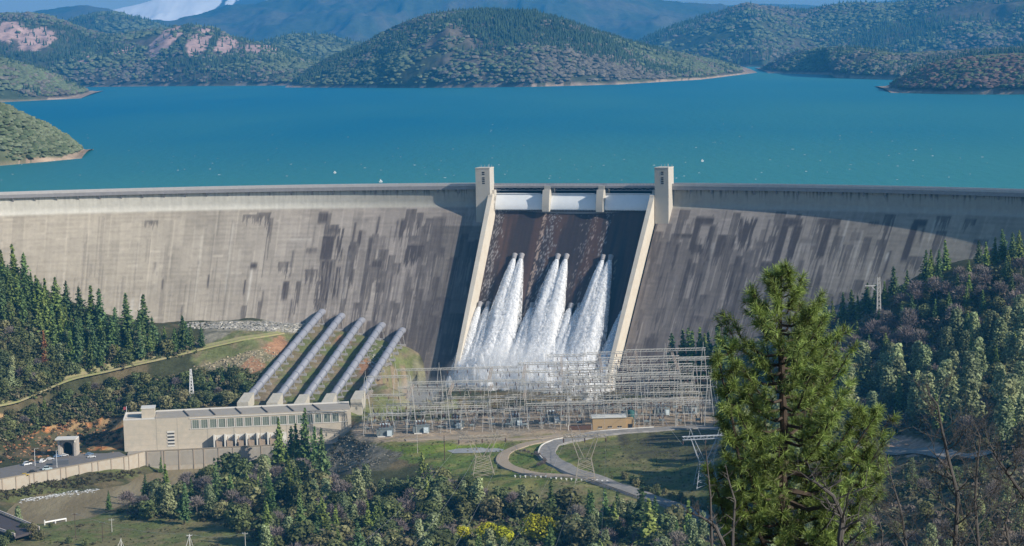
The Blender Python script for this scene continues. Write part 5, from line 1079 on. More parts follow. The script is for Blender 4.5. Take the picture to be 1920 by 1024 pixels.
# ================================================================== ROADS
def ribbon_road(name, pts, width, m, lift=.25, z=None, step=3.0, edge=None):
    W3 = np.array([on_ground(x, y) for x, y in pts]); d = np.r_[0, np.cumsum(np.linalg.norm(np.diff(W3[:, :2], axis=0), axis=1))]
    t = np.arange(0, d[-1], step); X = np.interp(t, d, W3[:, 0]); Y = np.interp(t, d, W3[:, 1])
    for _ in range(3): X[1:-1] = (X[:-2] + 2 * X[1:-1] + X[2:]) / 4; Y[1:-1] = (Y[:-2] + 2 * Y[1:-1] + Y[2:]) / 4
    tx_, ty_ = np.gradient(X), np.gradient(Y); n_ = np.hypot(tx_, ty_); nx, ny = -ty_ / n_, tx_ / n_
    Zc = TZ(X, Y); k = np.ones(7) / 7; Zc = np.convolve(np.pad(Zc, 3, mode='edge'), k, 'valid')
    K = np.array([-.62, -.5, -.25, 0, .25, .5, .62]); drop = np.array([-1.0, 0, .04, .06, .04, 0, -1.0])
    V = np.stack([np.stack([X + nx * width * a, Y + ny * width * a, np.maximum(Zc, TZ(X + nx * width * a, Y + ny * width * a) * (abs(a) < .55) + Zc * (abs(a) >= .55)) + lift + b], 1) for a, b in zip(K, drop)], 1)
    o = link(name, mesh_np(name, V.reshape(-1, 3), grid_faces(len(X), 7)[:, ::-1], m)); tag(o, kind="structure"); return X, Y, Zc, nx, ny, tx_ / n_, ty_ / n_
asph = mat("asphalt", (.21, .20, .19), rough=.95, noise=.15, nscale=.3, c2=(.25, .235, .22)); dirt = mat("dirt_road_mat", (.34, .27, .20), rough=1, noise=.18, nscale=.5, c2=(.29, .24, .18))
track_m = mat("track_mat", (.33, .28, .16), rough=1, noise=.2, nscale=.4, c2=(.22, .23, .09))
rd = ribbon_road("road", [(1372, 992), (1340, 978), (1300, 963), (1250, 946), (1200, 929), (1150, 911), (1100, 893), (1062, 879), (1036, 866), (1024, 852), (1030, 838), (1055, 827), (1100, 817), (1150, 811), (1200, 808), (1260, 804), (1320, 801), (1380, 806), (1440, 822), (1520, 836), (1600, 842), (1680, 846), (1760, 850), (1850, 856)], 9.0, asph, .45)
rd2 = ribbon_road("dirt_road", [(1120, 897), (1070, 894), (1020, 892), (985, 888), (955, 878), (940, 866), (944, 852), (970, 840), (1010, 829), (1060, 819), (1090, 813)], 6.5, dirt, .35)
rd3 = ribbon_road("track", [(-60, 770), (0, 757), (70, 738), (130, 716), (190, 700), (240, 688), (290, 676), (330, 665), (390, 652), (440, 642), (490, 632), (530, 626)], 4.6, track_m, .35)
ribbon_road("track", [(760, 826), (830, 822), (900, 824), (960, 826), (1010, 822), (1060, 815)], 6.0, dirt, .3)
# kerb along the outer side of the bend
X, Y, Zc, nx, ny, ux, uy = rd; px_, py_ = proj(np.stack([X, Y, Zc], 1)); sel = np.where((px_ < 1240) & (py_ < 862) & (px_ > 900))[0]; i0, i1 = sel.min(), sel.max()
side = 1 if (X[i0 + 5] + nx[i0 + 5] * 5) < X[i0 + 5] else -1
q = MB(); K = np.arange(i0, i1)
V = np.concatenate([np.stack([X[k] + side * nx[k] * np.array([4.3, 4.8, 4.8, 4.3]), Y[k] + side * ny[k] * np.array([4.3, 4.8, 4.8, 4.3]), Zc[k] + .45 + np.array([-.1, -.1, .55, .55])], 1) for k in K])
q.add(V, [(i * 4 + j, i * 4 + (j + 1) % 4, (i + 1) * 4 + (j + 1) % 4, (i + 1) * 4 + j) for i in range(len(K) - 1) for j in range(4)])
tag(q.build("kerb", pale_c), kind="structure")
# guard posts
gp0 = simple("guard_post", "white reflector post along the gravel road edge below the junction", "guard post", "white posts along the lower road edge", loc=(0, 0, -500))
q = MB(); q.tube([(0, 0, -.2), (0, 0, .95)], .26, 6); q.build("post", mat("white_paint"), gp0, loc=(0, 0, 0)); q = MB(); q.box((0, -.1, .8), (.9, .25, .5)); q.build("rail_plate", mat("white_paint"), gp0, loc=(0, 0, 0))
first = True
for k in range(19):
    x = 966 + k * 9.6; y = 895.5 + .000 * k + (k * .55 if k > 6 else k * .25); p = on_ground(x, y)
    if first: gp0.location = [float(v) for v in p]; first = False; gp0['_org'] = [0, 0, 0]
    else: dup(gp0, p)
X, Y, Zc, nx, ny, ux, uy = rd
gr = simple("guardrail", "low steel guardrail along the lower side of the asphalt road", "guardrail", loc=(X[5], Y[5], Zc[5]))
kk = [k for k in range(2, 60, 1) if px_[k] > 1110]
sd2 = -1 if (Y[kk[3]] - ny[kk[3]] * 5) < Y[kk[3]] else 1
q = MB(); q.tube([(X[k] + sd2 * nx[k] * 5, Y[k] + sd2 * ny[k] * 5, Zc[k] + 1.0) for k in kk], .22, 4); q.build("rail", mat("rail_rust", (.20, .17, .14)), gr)
q = MB()
for k in kk[::2]: q.tube([(X[k] + sd2 * nx[k] * 5, Y[k] + sd2 * ny[k] * 5, Zc[k] - .5), (X[k] + sd2 * nx[k] * 5, Y[k] + sd2 * ny[k] * 5, Zc[k] + 1.0)], .16, 4)
q.build("post_rib", mat("rail_rust"), gr)
# car park and pond
def sheet(name, pts, z, m, kind="structure"):
    P = [tuple(at_z(x, y, z)) for x, y in pts]; me = bpy.data.meshes.new(name); me.from_pydata(P, [], [tuple(range(len(P)))]); me.materials.append(m); return tag(link(name, me), kind=kind)
sheet("car_park_surface", [(-60, 906), (0, 898), (238, 855), (222, 846), (150, 849), (108, 855), (60, 866), (0, 878), (-60, 888)], -133.88, mat("car_park_mat", (.17, .16, .155), rough=.95, noise=.12, nscale=.3))
sheet("puddle", [(838, 845), (860, 841), (900, 839), (940, 839), (952, 842), (935, 847), (890, 849), (850, 850)], -123.05, mat("puddle_mat", (.30, .32, .34), rough=.2, spec=.6))
# ================================================================== SWITCHYARD
steel = mat("pale_steel", (.50, .485, .45), rough=.6, noise=.08, nscale=.3, spec=.3); steel2 = mat("brown_steel", (.42, .35, .29), rough=.7)
ZY = -122.0
def lattice_col(q, x, y, z0, H, wb, wt, step=3.2, r=.17, rb=.09, splay=0.0):
    n = max(3, int(H / step)); z = np.linspace(0, H, n + 1); w = wb + (wt - wb) * (z / H) ** .8
    c = [[np.array([x + sx * w[k] / 2, y + sy * w[k] / 2, z0 + z[k]]) for k in range(n + 1)] for sx, sy in ((-1, -1), (1, -1), (1, 1), (-1, 1))]
    for leg in c: q.tube([leg[0], leg[-1]] if abs(wb - wt) < .1 else leg, r, 4)
    for k in range(n):
        for a, b in ((0, 1), (1, 2), (2, 3), (3, 0)):
            q.tube([c[a][k], c[b][k + 1]], rb, 3, False)
            if a % 2 == 0: q.tube([c[b][k], c[a][k + 1]], rb, 3, False)
def truss(q, a, b, d=1.5, step=1.8, r=.15, rb=.08):
    a = np.array(a, float); b = np.array(b, float); L_ = np.linalg.norm(b - a); t = (b - a) / L_; s = np.cross(t, (0, 0, 1.0)); s /= np.linalg.norm(s)
    cs = [a + s * d / 2, a - s * d / 2, a + s * d / 2 - np.array([0, 0, d]), a - s * d / 2 - np.array([0, 0, d])]
    for c in cs: q.tube([c, c + t * L_], r, 4)
    n = int(L_ / step)
    for k in range(n):
        f0, f1 = k / n * L_, (k + 1) / n * L_
        for i, j in ((0, 2), (1, 3), (0, 1)): (q.tube([cs[i] + t * f0, cs[j] + t * f1], rb, 3, False) if k % 2 == 0 else q.tube([cs[j] + t * f0, cs[i] + t * f1], rb, 3, False))
def insul(q, p, L_=2.0): q.tube([p, p + np.array([0, 0, -L_ * .5]), p + np.array([.2, 0, -L_])], [.12, .3, .12], 6)
rowsY = [(1160, [(-84, 24), (-61, 31), (-39, 31), (-16, 31), (6, 32), (28, 32), (50, 33), (72, 33), (94, 33), (112, 30)]), (1184, [(-86, 31), (-62, 31), (-38, 22), (-14, 32), (8, 32), (32, 33), (56, 34), (80, 34), (104, 34)]), (1208, [(-70, 31), (-46, 31), (-22, 31), (2, 33), (26, 33), (50, 35), (74, 35), (98, 35), (118, 34)]), (1230, [(20, 34), (44, 35), (68, 36), (92, 36), (116, 36)]), (1172, [(-74, 16), (-52, 17), (-30, 17), (-6, 18), (18, 18), (40, 18), (62, 19), (84, 19), (106, 19)]), (1219, [(-50, 17), (-28, 17), (-4, 18), (16, 18), (36, 19), (60, 20), (84, 20), (108, 20)])]
rl = ["nearest the grass", "second back from the grass", "third back from the grass", "closest to the spillway", "low one behind the front", "low one before the rear"]
for ri, (Yr, cols_) in enumerate(rowsY):
    g = simple("gantry", "pale lattice steel gantry line of the switchyard, the one %s" % rl[ri], "gantry", "switchyard gantry lines", loc=(0, Yr, ZY))
    for (x, H) in cols_:
        q = MB(); wob_ = random.uniform(-1.5, 1.5)
        # splayed A frame: two legs leaning together
        for sx in (-1, 1):
            n = 8; zz = np.linspace(0, H * .97, n + 1); off = 2.5 * (1 - (zz / H)) ** .8 + .35
            for dy in (-.45, .45): q.tube([(x + wob_ + sx * o, Yr + dy, ZY - .2 + z) for o, z in zip(off, zz)], .16, 4)
            for k in range(n * 2): z0 = zz[-1] * k / (2 * n); z1 = zz[-1] * (k + 1) / (2 * n); o0 = np.interp(z0, zz, off); o1 = np.interp(z1, zz, off); q.tube([(x + wob_ + sx * o0, Yr - .45, ZY + z0), (x + wob_ + sx * o1, Yr + .45, ZY + z1)], .08, 3, False)
        for k in range(3): z = H * (.18 + .26 * k); o = 2.5 * (1 - z / H) ** .8 + .35; q.tube([(x + wob_ - o, Yr, ZY + z), (x + wob_ + o, Yr, ZY + z)], .11, 4)
        q.tube([(x + wob_, Yr, ZY + H * .95), (x + wob_, Yr, ZY + H + 2.5)], .12, 4); q.build("lattice_column", steel, g)
    for k in range(len(cols_) - 1):
        (x0, H0), (x1, H1) = cols_[k], cols_[k + 1]; lv = [min(H0, H1) * .97, min(H0, H1) * (.62 if ri else .5)]
        if x0 > 15: lv.append(min(H0, H1) * .80)
        for z in lv:
            if random.random() < .12 and x0 < 10: continue
            q = MB(); truss(q, (x0, Yr, ZY + z), (x1, Yr, ZY + z), 1.3 if x0 > 0 else 1.0, 1.6, .13, .07); q.build("beam_truss", steel, g)
            q = MB()
            for f in (.25, .5, .75): insul(q, np.array([x0 + (x1 - x0) * f, Yr - .6, ZY + z - 1.2]), 2.2)
            q.build("insulator_string", mat("insulator_brown", (.10, .06, .05), rough=.4), g)
cross = [(-62, 0, 2, 21), (-38, 0, 2, 22), (-15, 0, 2, 30), (-15, 1, 2, 20), (5, 0, 2, 31), (5, 0, 1, 20), (27, 0, 3, 32), (50, 0, 3, 33), (72, 1, 3, 34), (94, 0, 3, 33), (28, 1, 3, 20), (-85, 0, 1, 22)]
for i, (x, a, b, z) in enumerate(cross):
    g = simple("cross_beam", "brownish lattice beam running from the front to the back gantry lines of the switchyard", "lattice beam", "beams tying the gantry lines together", loc=(x, rowsY[a][0], ZY + z))
    q = MB(); truss(q, (x, rowsY[a][0] + .8, ZY + z), (x + 1.5, rowsY[b][0] - .8, ZY + z), 1.2, 1.8, .13, .08); q.build("beam_truss", steel2, g)
# transformers
def transformer():
    t = simple("transformer", None, "transformer", "power transformers of the switchyard", loc=(0, 0, -500)); z = (0, 0, 0); bl = mat("transformer_grey", (.16, .19, .20), rough=.6, noise=.1); lt = mat("transformer_pale", (.52, .60, .64), rough=.5)
    def bd(q, n, m): return q.build(n, m, t, loc=z)
    q = MB(); q.box((0, 0, 2.2), (5.5, 3.4, 3.6)); q.box((0, 0, 4.15), (5.9, 3.8, .35)); bd(q, "tank", bl)
    q = MB(); q.box((0, 0, .25), (7.5, 5, .5)); bd(q, "plinth", pale_c)
    for sx in (-1, 1):
        q = MB()
        for k in range(5): q.box((sx * 3.6, -1.4 + k * .7, 2.2), (1.2, .28, 3.0))
        bd(q, "radiator", bl)
    q = MB(); q.box((2.2, -2.6, 1.9), (2.4, 1.0, 2.6)); bd(q, "cabinet", lt)
    for k in (-1, 0, 1):
        q = MB(); q.tube([(k * 1.6, 0, 4.3), (k * 1.6 - .1 * k, 0, 5.6), (k * 1.9, 0, 7.2)], [.3, .42, .12], 7); bd(q, "bushing", mat("insulator_brown"))
    q = MB(); q.tube([(-2.4, 1.4, 5.6), (2.4, 1.4, 5.6)], .65, 10); bd(q, "conservator", lt)
    return t
def breaker():
    t = simple("circuit_breaker", None, "circuit breaker", "circuit breakers of the switchyard", loc=(0, 0, -500)); z = (0, 0, 0); m = mat("breaker_grey", (.20, .24, .25), rough=.6); 
    q = MB(); 
    for x, y in ((-1, -.6), (1, -.6), (1, .6), (-1, .6)): q.tube([(x, y, 0), (x * .9, y, 1.6)], .1, 4)
    q.build("stand_frame", steel, t, loc=z); q = MB(); q.tube([(-1.5, 0, 2.2), (1.5, 0, 2.2)], .75, 9); q.build("tank", m, t, loc=z)
    for s in (-1, 1): q = MB(); q.tube([(s * .8, 0, 2.6), (s * 1.3, 0, 4.0), (s * 1.8, 0, 5.6)], [.2, .34, .1], 6); q.build("bushing", mat("insulator_brown"), t, loc=z)
    return t
def post():
    t = simple("insulator_post", None, "insulator post", "post insulators of the switchyard", loc=(0, 0, -500)); z = (0, 0, 0)
    q = MB(); lattice_col(q, 0, 0, 0, 4.2, .8, .7, 1.2, .07, .045); q.build("stand_frame", steel, t, loc=z)
    q = MB(); q.tube([(0, 0, 4.2), (0, 0, 5.2), (0, 0, 6.6)], [.2, .3, .12], 6); q.build("insulator", mat("insulator_grey", (.30, .33, .36), rough=.3), t, loc=z)
    q = MB(); q.tube([(-1.5, 0, 6.7), (1.5, 0, 6.9)], .08, 4); q.build("blade", steel, t, loc=z); return t
TR = transformer(); BRK = breaker(); PO = post()
def place_copy(src, used, p, rz, label, s=1.0):
    if not used: 
        src.location = [float(v) for v in p]; src.rotation_euler = (0, 0, rz); src["label"] = label; src.scale = (s, s, s); return True
    dup(src, p, rz, s, label); return True
u_ = False; tpos = [(722, 818), (790, 812), (855, 803), (965, 799), (1035, 793), (1180, 785), (1240, 779), (1295, 775)]
tl = ["closest to the powerhouse", "second from the powerhouse", "third from the powerhouse", "fourth from the powerhouse", "fifth from the powerhouse", "just behind the brick building", "beyond the brick building", "nearest the hillside trees"]
for i, (x, y) in enumerate(tpos): p = at_z(x, y, ZY); u_ = place_copy(TR, u_, p, random.uniform(-.2, .2), "grey power transformer with a pale blue cabinet, %s" % tl[i], 1.15)
u_ = False
for r_ in range(3):
    for k in range(20):
        x = -84 + k * 10 + random.uniform(-2, 2); y = 1170 + r_ * 22 + random.uniform(-2, 2); u_ = place_copy(BRK, u_, (x, y, ZY), random.uniform(-.15, .15) + (1.57 if r_ == 1 else 0), "dark grey circuit breaker with two bushings among the gantry legs")
u_ = False
for r_ in range(5):
    for k in range(26):
        x = -86 + k * 7.8 + random.uniform(-1, 1); y = 1165 + r_ * 16 + random.uniform(-1.5, 1.5); u_ = place_copy(PO, u_, (x, y, ZY), random.uniform(-.1, .1), "slender steel post carrying an insulator among the gantry legs", random.uniform(.8, 1.1))
# busbars
q = MB()
for r_ in range(6):
    y = 1163 + r_ * 13; q.tube([(-86, y, ZY + 7.2 + r_ % 2), (116, y, ZY + 7.3 + r_ % 2)], .11, 4)
bb = q.build("busbar_grid", steel); tag(bb, "long thin metal busbars running between the switchyard posts", "busbar")
# scrub strip behind the yard
shrubs([([(690, 788), (960, 768), (1100, 756), (1330, 748), (1330, 756), (1100, 764), (960, 776), (700, 797)], 1)], 260, (.5, 1.7), [(.06, .065, .035), (.10, .095, .055)], "dark scrub strip along the river side of the switchyard", seed=9, y0=1150)
# brick building
Pb = at_z(1118, 806, ZY); bb_ = simple("brick_building", "tan brick control building with a flat white roof beside the road bend", "building", loc=Pb)
brick = mat("tan_brick", (.44, .31, .17), rough=.9, noise=.12, nscale=1.5, c2=(.38, .27, .15))
q = MB(); q.box(Pb + (7.5, 5, 3.2), (19, 10, 7.0)); q.box(Pb + (19.4, 6, 2.4), (4.6, 7.5, 5.4)); q.build("wall", brick, bb_)
q = MB(); q.box(Pb + (7.5, 5, 6.95), (20, 11, .5)); q.build("roof", mat("roof_white", (.55, .55, .52)), bb_)
for k in range(3):
    for j in (0, 1): q = MB(); q.box(Pb + (1.6 + k * 5.6 + j * 1.3, -.06, 1.5), (.9, .2, .8)); q.build("window", dk, bb_)
    q = MB(); q.box(Pb + (2.2 + k * 5.6, -.04, .9), (3.0, .16, .35)); q.build("sill", pale_c, bb_)
q = MB(); q.box(Pb + (19.6, 2.2, 1.2), (2.4, .2, 2.6)); q.build("door", dk, bb_)
tk = simple("water_tank", "teal green tank standing behind the brick building", "tank", loc=Pb + (21, 16, 0)); q = MB(); q.tube([Pb + (21, 16, 0), Pb + (21, 16, 7.5), Pb + (21, 16, 8.6)], [2.2, 2.2, .4], 14); q.build("tank_shell", mat("teal", (.05, .14, .14)), tk, smooth=False); q = MB(); q.box(Pb + (21, 16, .2), (5.4, 5.4, .5)); q.build("plinth", pale_c, tk)
wf = simple("wood_fence", "low dark wooden fence at the shaded end of the brick building", "fence", loc=Pb + (-10, 0, 0)); q = MB(); q.box(Pb + (-9, .5, 1.4), (14, .25, 2.4)); q.build("board_panel", mat("dark_wood", (.12, .07, .05)), wf); q = MB(); q.box(Pb + (-2.4, .5, 1.6), (.5, .5, 3.1)); q.box(Pb + (-15.8, .5, 1.6), (.5, .5, 3.1)); q.build("post_frame", pale_c, wf)
# ================================================================== PYLONS, MASTS, POLES
def delta_pylon(base, H, half, label, m, rz=0.0, bar=.64, name="pylon"):
    o = simple(name, label, "pylon", loc=base); b = np.array(base, float); c, s = math.cos(rz), math.sin(rz)
    def P(x, y, z): return b + np.array([x * c - y * s, x * s + y * c, z])
    q = MB(); zw = H * .42; wb = half * .48; ww = half * .28
    for sx in (-1, 1):
        for sy in (-1, 1): q.tube([P(sx * wb, sy * wb * .8, -.5), P(sx * ww, sy * ww * .5, zw)], .20, 4)
    for k in range(4):
        f0, f1 = k / 4, (k + 1) / 4
        for sy in (-1, 1):
            w0 = wb + (ww - wb) * f0; w1 = wb + (ww - wb) * f1; d0 = (wb * .8 + (ww * .5 - wb * .8) * f0) * sy; d1 = (wb * .8 + (ww * .5 - wb * .8) * f1) * sy
            q.tube([P(-w0, d0, zw * f0), P(w1, d1, zw * f1)], .12, 4); q.tube([P(w0, d0, zw * f0), P(-w1, d1, zw * f1)], .12, 4)
    q.tube([P(-ww, 0, zw), P(ww, 0, zw)], .18, 4); q.build("leg_frame", m, o)
    q = MB(); zt = H * .84
    for sx in (-1, 1):
        for sy in (-1, 1):
            q.tube([P(sx * ww, sy * ww * .5, zw), P(sx * half * bar, sy * .7, zt)], .17, 4); q.tube([P(sx * ww * .1, sy * .4, zw), P(sx * half * bar * .8, sy * .5, zt)], .13, 4)
        for k in range(5): f = k / 5; q.tube([P(sx * (ww + (half * bar - ww) * f), .3, zw + (zt - zw) * f), P(sx * (ww * .1 + (half * bar * .8 - ww * .1) * min(1, f + .2)), -.3, zw + (zt - zw) * min(1, f + .2))], .10, 3, False)
    q.build("fork_frame", m, o)
    q = MB(); truss(q, P(-half, 0, zt + .8), P(half, 0, zt + .8), 1.5, 1.6, .17, .1)
    q.build("crossarm", m, o)
    q = MB()
    for sx in (-1, 1): q.tube([P(sx * half * bar * .8, 0, zt), P(sx * half * bar, 0, H)], .14, 4); q.tube([P(sx * half * bar * 1.15, 0, zt), P(sx * half * bar, 0, H)], .12, 4)
    q.build("peak_frame", m, o)
    for sx in (-.98, 0, .98):
        q = MB(); q.tube([P(sx * half, 0, zt - .8), P(sx * half, 0, zt - 2.2), P(sx * half, 0, zt - 3.4)], [.15, .42, .15], 6); q.build("insulator_string", mat("insulator_brown"), o)
    return [P(sx * half, 0, zt - 3.4) for sx in (-.98, 0, .98)]
p1 = on_ground(906, 893); a1 = delta_pylon(p1, 24.5, 12.5, "sand coloured lattice pylon standing beside the bend of the dirt road", mat("sand_steel", (.36, .32, .26), rough=.7), .1)
p2 = on_ground(1098, 903); a2 = delta_pylon(p2, 27.5, 11.0, "sand coloured lattice pylon straddling the road junction", mat("sand_steel"), -.05)
p3 = on_ground(1324, 912); a3 = delta_pylon(p3, 29, 11.5, "bluish white lattice pylon beside the large pine", mat("white_steel", (.46, .49, .54), rough=.5), .1)
# hillside pole pylon
p4 = at_base(1648, 612, 900); hp = simple("pylon", "grey lattice mast with one side arm on the wooded hillside below the dam", "pylon", loc=p4); q = MB(); lattice_col(q, p4[0], p4[1], p4[2], 29, 2.6, 1.2, 2.4, .26, .13); q.build("mast_frame", steel, hp)
q = MB(); q.bar(p4 + (-8, 0, 24), p4 + (1, 0, 24), .5); q.bar(p4 + (-4.5, 0, 24), p4 + (-.6, 0, 20), .4); q.build("crossarm", steel, hp); q = MB(); q.tube([p4 + (-7.6, 0, 24), p4 + (-7.6, 0, 21.8)], .2, 5); q.tube([p4 + (0, 0, 29), p4 + (0, 0, 31)], .12, 4); q.build("insulator_string", mat("insulator_brown"), hp)
p5 = at_base(1723, 600, 900); ws = simple("marker_post", "small white marker post on the mauve hillside", "post", loc=p5); q = MB(); q.tube([p5, p5 + (0, 0, 5.5)], .55, 6); q.build("post", mat("white_paint"), ws); q = MB(); q.box(p5 + (0, 0, 5.9), (1.6, .6, 1.2)); q.build("sign_plate", mat("white_paint"), ws)
# mast behind the powerhouse
p6 = at_base(360, 752, 1100); mm = simple("lattice_mast", "slim white lattice mast rising from the brush behind the powerhouse", "mast", loc=p6); q = MB(); lattice_col(q, p6[0], p6[1], p6[2], 20, 3.2, .7, 1.9, .2, .12); q.build("mast_frame", mat("white_paint"), mm); q = MB(); q.box(p6 + (0, 0, 1.8), (3, 3, 3)); q.build("base_hut", mat("cream_paint", (.62, .62, .48)), mm)
# timber poles
wood = mat("pole_wood", (.10, .07, .05), rough=.95)
def pole(px, py, H, label, arm=True, m=None, r=.2, name="utility_pole", y0=560, cat="utility pole", ground=True, guy=False):
    p = on_ground(px, py, y0); o = simple(name, label, cat, loc=p); q = MB(); q.tube([p - (0, 0, .5), p + (0, 0, H)], [r, r * .7], 6); q.build("pole", m or wood, o)
    if arm: q = MB(); q.bar(p + (-1.4, 0, H - .8), p + (1.4, 0, H - .8), .22); q.build("crossarm", m or wood, o)
    if arm:
        q = MB()
        for s in (-1.2, 0, 1.2): q.tube([p + (s, 0, H - .7), p + (s, 0, H - .2)], .12, 5)
        q.build("insulator_cap", mat("insulator_grey"), o)
    if guy: q = MB(); q.tube([p + (0, 0, H * .95), p + (-3.4, 0, 0)], .14, 4); q.tube([p + (0, 0, H * .95), p + (3.0, -1, 0)], .07, 4); q.build("guy_strut", m or wood, o)
    return p + np.array([0, 0, H])
q1 = pole(142, 1010, 13, "dark timber pole on the meadow nearest the river bridge"); q2 = pole(193, 1016, 10, "shorter dark timber pole in the middle of the meadow"); q3 = pole(210, 998, 7, "pale short pole beside the meadow path", m=steel)
q4 = pole(357, 1045, 11, "white pole braced by a slanting strut at the edge of the woods", m=mat("white_paint"), guy=True); q5 = pole(461, 1045, 12, "pole with a small white head standing among the oaks", m=steel)
pole(228, 1040, 8, "leaning white braced pole beside the meadow path", m=mat("white_paint"), guy=True, arm=False)
pole(834, 866, 14, "single brown timber pole on the grass in front of the switchyard", arm=False, r=.28); pole(783, 850, 11, "thin pale pole on the grass west of the brown one", arm=False, m=steel, r=.14)
pole(1313, 797, 17, "brown timber pole at the hillside end of the switchyard, the taller of two", arm=False, r=.26); pole(1318, 797, 15.5, "brown timber pole touching the taller one by the switchyard end", arm=False, r=.26)
pole(1062, 800, 7, "white lamp post by the track in front of the gantries", arm=False, m=mat("white_paint"), r=.14, name="lamp_post", cat="lamp post")
for (x, y, l) in [(66, 874, "tan lamp post in the car park beside the white van"), (107, 877, "white lamp post in the car park near the river wall")]:
    p = at_z(x, y, -134); o = simple("lamp_post", l, "lamp post", loc=p); q = MB(); q.tube([p, p + (0, 0, 10)], [.16, .1], 6); q.build("pole", mat("white_paint"), o); q = MB(); q.bar(p + (0, 0, 10), p + (1.6, 0, 10.3), .16); q.box(p + (1.9, 0, 10.25), (1, .4, .2)); q.build("lamp_head", steel, o)
# wires
wire_m = mat("wire_mat", (.45, .45, .45), rough=.4, metal=.3)
def wire(a, b, sag, label, group, r=.07):
    a = np.array(a); b = np.array(b); t = np.linspace(0, 1, 24)[:, None]; P = a + (b - a) * t; P[:, 2] -= (4 * sag * t * (1 - t))[:, 0]; o = root_at("wire", a, label, "wire", group); q = MB(); q.tube(P, r, 4, False); w_ = q.build("cable", wire_m, o)
for a, xx in zip(a1, (560, 700, 800)): wire(a, at_y(xx, 1100, 720), 6, "pale overhead line sloping down from the pylon at the dirt bend", "lines of the dirt bend pylon", .035)
for a, xx in zip(a2, (900, 1010, 1120)): wire(a, at_y(xx, 1100, 720), 6, "pale overhead line running from the junction pylon towards the camera", "lines of the junction pylon", .025)
for a, x in zip(a1, (-84, -61, -39)): wire(a, (x, 1160, ZY + 24), 3, "overhead line from the dirt bend pylon up to the gantries", "lines between pylon and gantries", .06)
for a, x in zip(a2, (6, 28, 50)): wire(a, (x, 1160, ZY + 30), 3, "overhead line from the junction pylon up to the gantries", "lines between pylon and gantries", .06)
for a, x in zip(a3, (72, 94, 112)): wire(a, (x, 1160, ZY + 30), 3, "overhead line from the white pylon up to the gantries", "lines between white pylon and gantries", .06)
wire(q4, q5, 2, "thin line strung between the braced pole and the pole among the oaks", None, .06); wire(q1, q4, 3, "thin line strung across the meadow between timber poles", None, .05)
# ================================================================== VEHICLES, BRIDGE, BOATS
def car(kind, col):
    o = root_at("parked_" + kind, (0, 0, 0), None, kind); m = mat("paint_%d_%d_%d" % tuple(int(c * 100) for c in col), col, rough=.3, spec=.5); q = MB()
    L_, W_, H1, H2 = (4.7, 1.85, .85, 1.45) if kind == "car" else (5.6, 2.0, 1.1, 2.2)
    q.hexa([(-L_ / 2, -W_ / 2, .35), (L_ / 2, -W_ / 2, .35), (L_ / 2, W_ / 2, .35), (-L_ / 2, W_ / 2, .35), (-L_ / 2 + .05, -W_ / 2, H1), (L_ / 2 - .15, -W_ / 2, H1 - .1), (L_ / 2 - .15, W_ / 2, H1 - .1), (-L_ / 2 + .05, W_ / 2, H1)])
    q.hexa([(-L_ * .40, -W_ * .46, H1), (L_ * .26, -W_ * .46, H1 - .03), (L_ * .26, W_ * .46, H1 - .03), (-L_ * .40, W_ * .46, H1), (-L_ * .30, -W_ * .40, H2), (L_ * .08, -W_ * .40, H2), (L_ * .08, W_ * .40, H2), (-L_ * .30, W_ * .40, H2)]); q.build("body", m, o, loc=(0, 0, 0))
    q = MB(); z0, z1 = H1 + .08, H2 - .1
    q.hexa([(-L_ * .37, -W_ * .465, z0), (L_ * .22, -W_ * .465, z0), (L_ * .22, W_ * .465, z0), (-L_ * .37, W_ * .465, z0), (-L_ * .31, -W_ * .42, z1), (L_ * .11, -W_ * .42, z1), (L_ * .11, W_ * .42, z1), (-L_ * .31, W_ * .42, z1)]); q.build("window_glass", mat("car_glass", (.03, .04, .05), rough=.1, spec=.6), o, loc=(0, 0, 0))
    for x in (-.31, .31):
        for y in (-1, 1): q = MB(); q.tube([(x * L_, y * W_ * .42, .34), (x * L_, y * W_ * .52, .34)], .34, 12); q.build("wheel", mat("tyre", (.02, .02, .02)), o, loc=(0, 0, 0))
    return o
for (x, y, k, c, rz, l) in [(51, 872, "van", (.75, .76, .77), .9, "white van parked alone by the tan lamp post"), (94, 862, "car", (.72, .73, .75), .3, "silver white car parked before the tunnel portal"), (108, 857, "car", (.15, .25, .42), .35, "blue car parked right in front of the tunnel portal"), (113, 852, "car", (.78, .78, .78), .35, "white car parked right in front of the tunnel portal, behind the blue one"), (121, 855, "car", (.70, .72, .74), .3, "pale car at the end of the portal row"),
                     (172, 858, "car", (.80, .80, .80), .2, "white car parked near the powerhouse corner"), (168, 853, "car", (.20, .30, .45), .2, "blue car behind the white one near the powerhouse corner"), (89, 881, "van", (.55, .65, .68), .25, "pale blue van parked against the river wall"), (62, 886, "car", (.03, .03, .035), .25, "black car parked against the river wall"), (47, 892, "car", (.65, .45, .05), .25, "yellow vehicle parked against the river wall"), (80, 867, "van", (.74, .74, .74), 1.4, "white van standing end on in the middle of the car park")]:
    o = car(k, c); p = at_z(x, y, -133.88); o.location = [float(v) for v in p]; o.rotation_euler = (0, 0, rz); o["label"] = l; o["group"] = "vehicles in the car park"
p = at_z(114, 871, -133.88); ct = simple("container", "dark grey storage container in the car park below the portal", "container", loc=p); q = MB(); q.box(p + (0, 0, 1.3), (9, 3, 2.6), .15); q.build("container_shell", mat("container_grey", (.10, .11, .13)), ct); q = MB(); q.box(p + (0, 0, 2.68), (9.1, 3.1, .12), .15); q.build("roof", mat("container_roof", (.16, .17, .19)), ct)
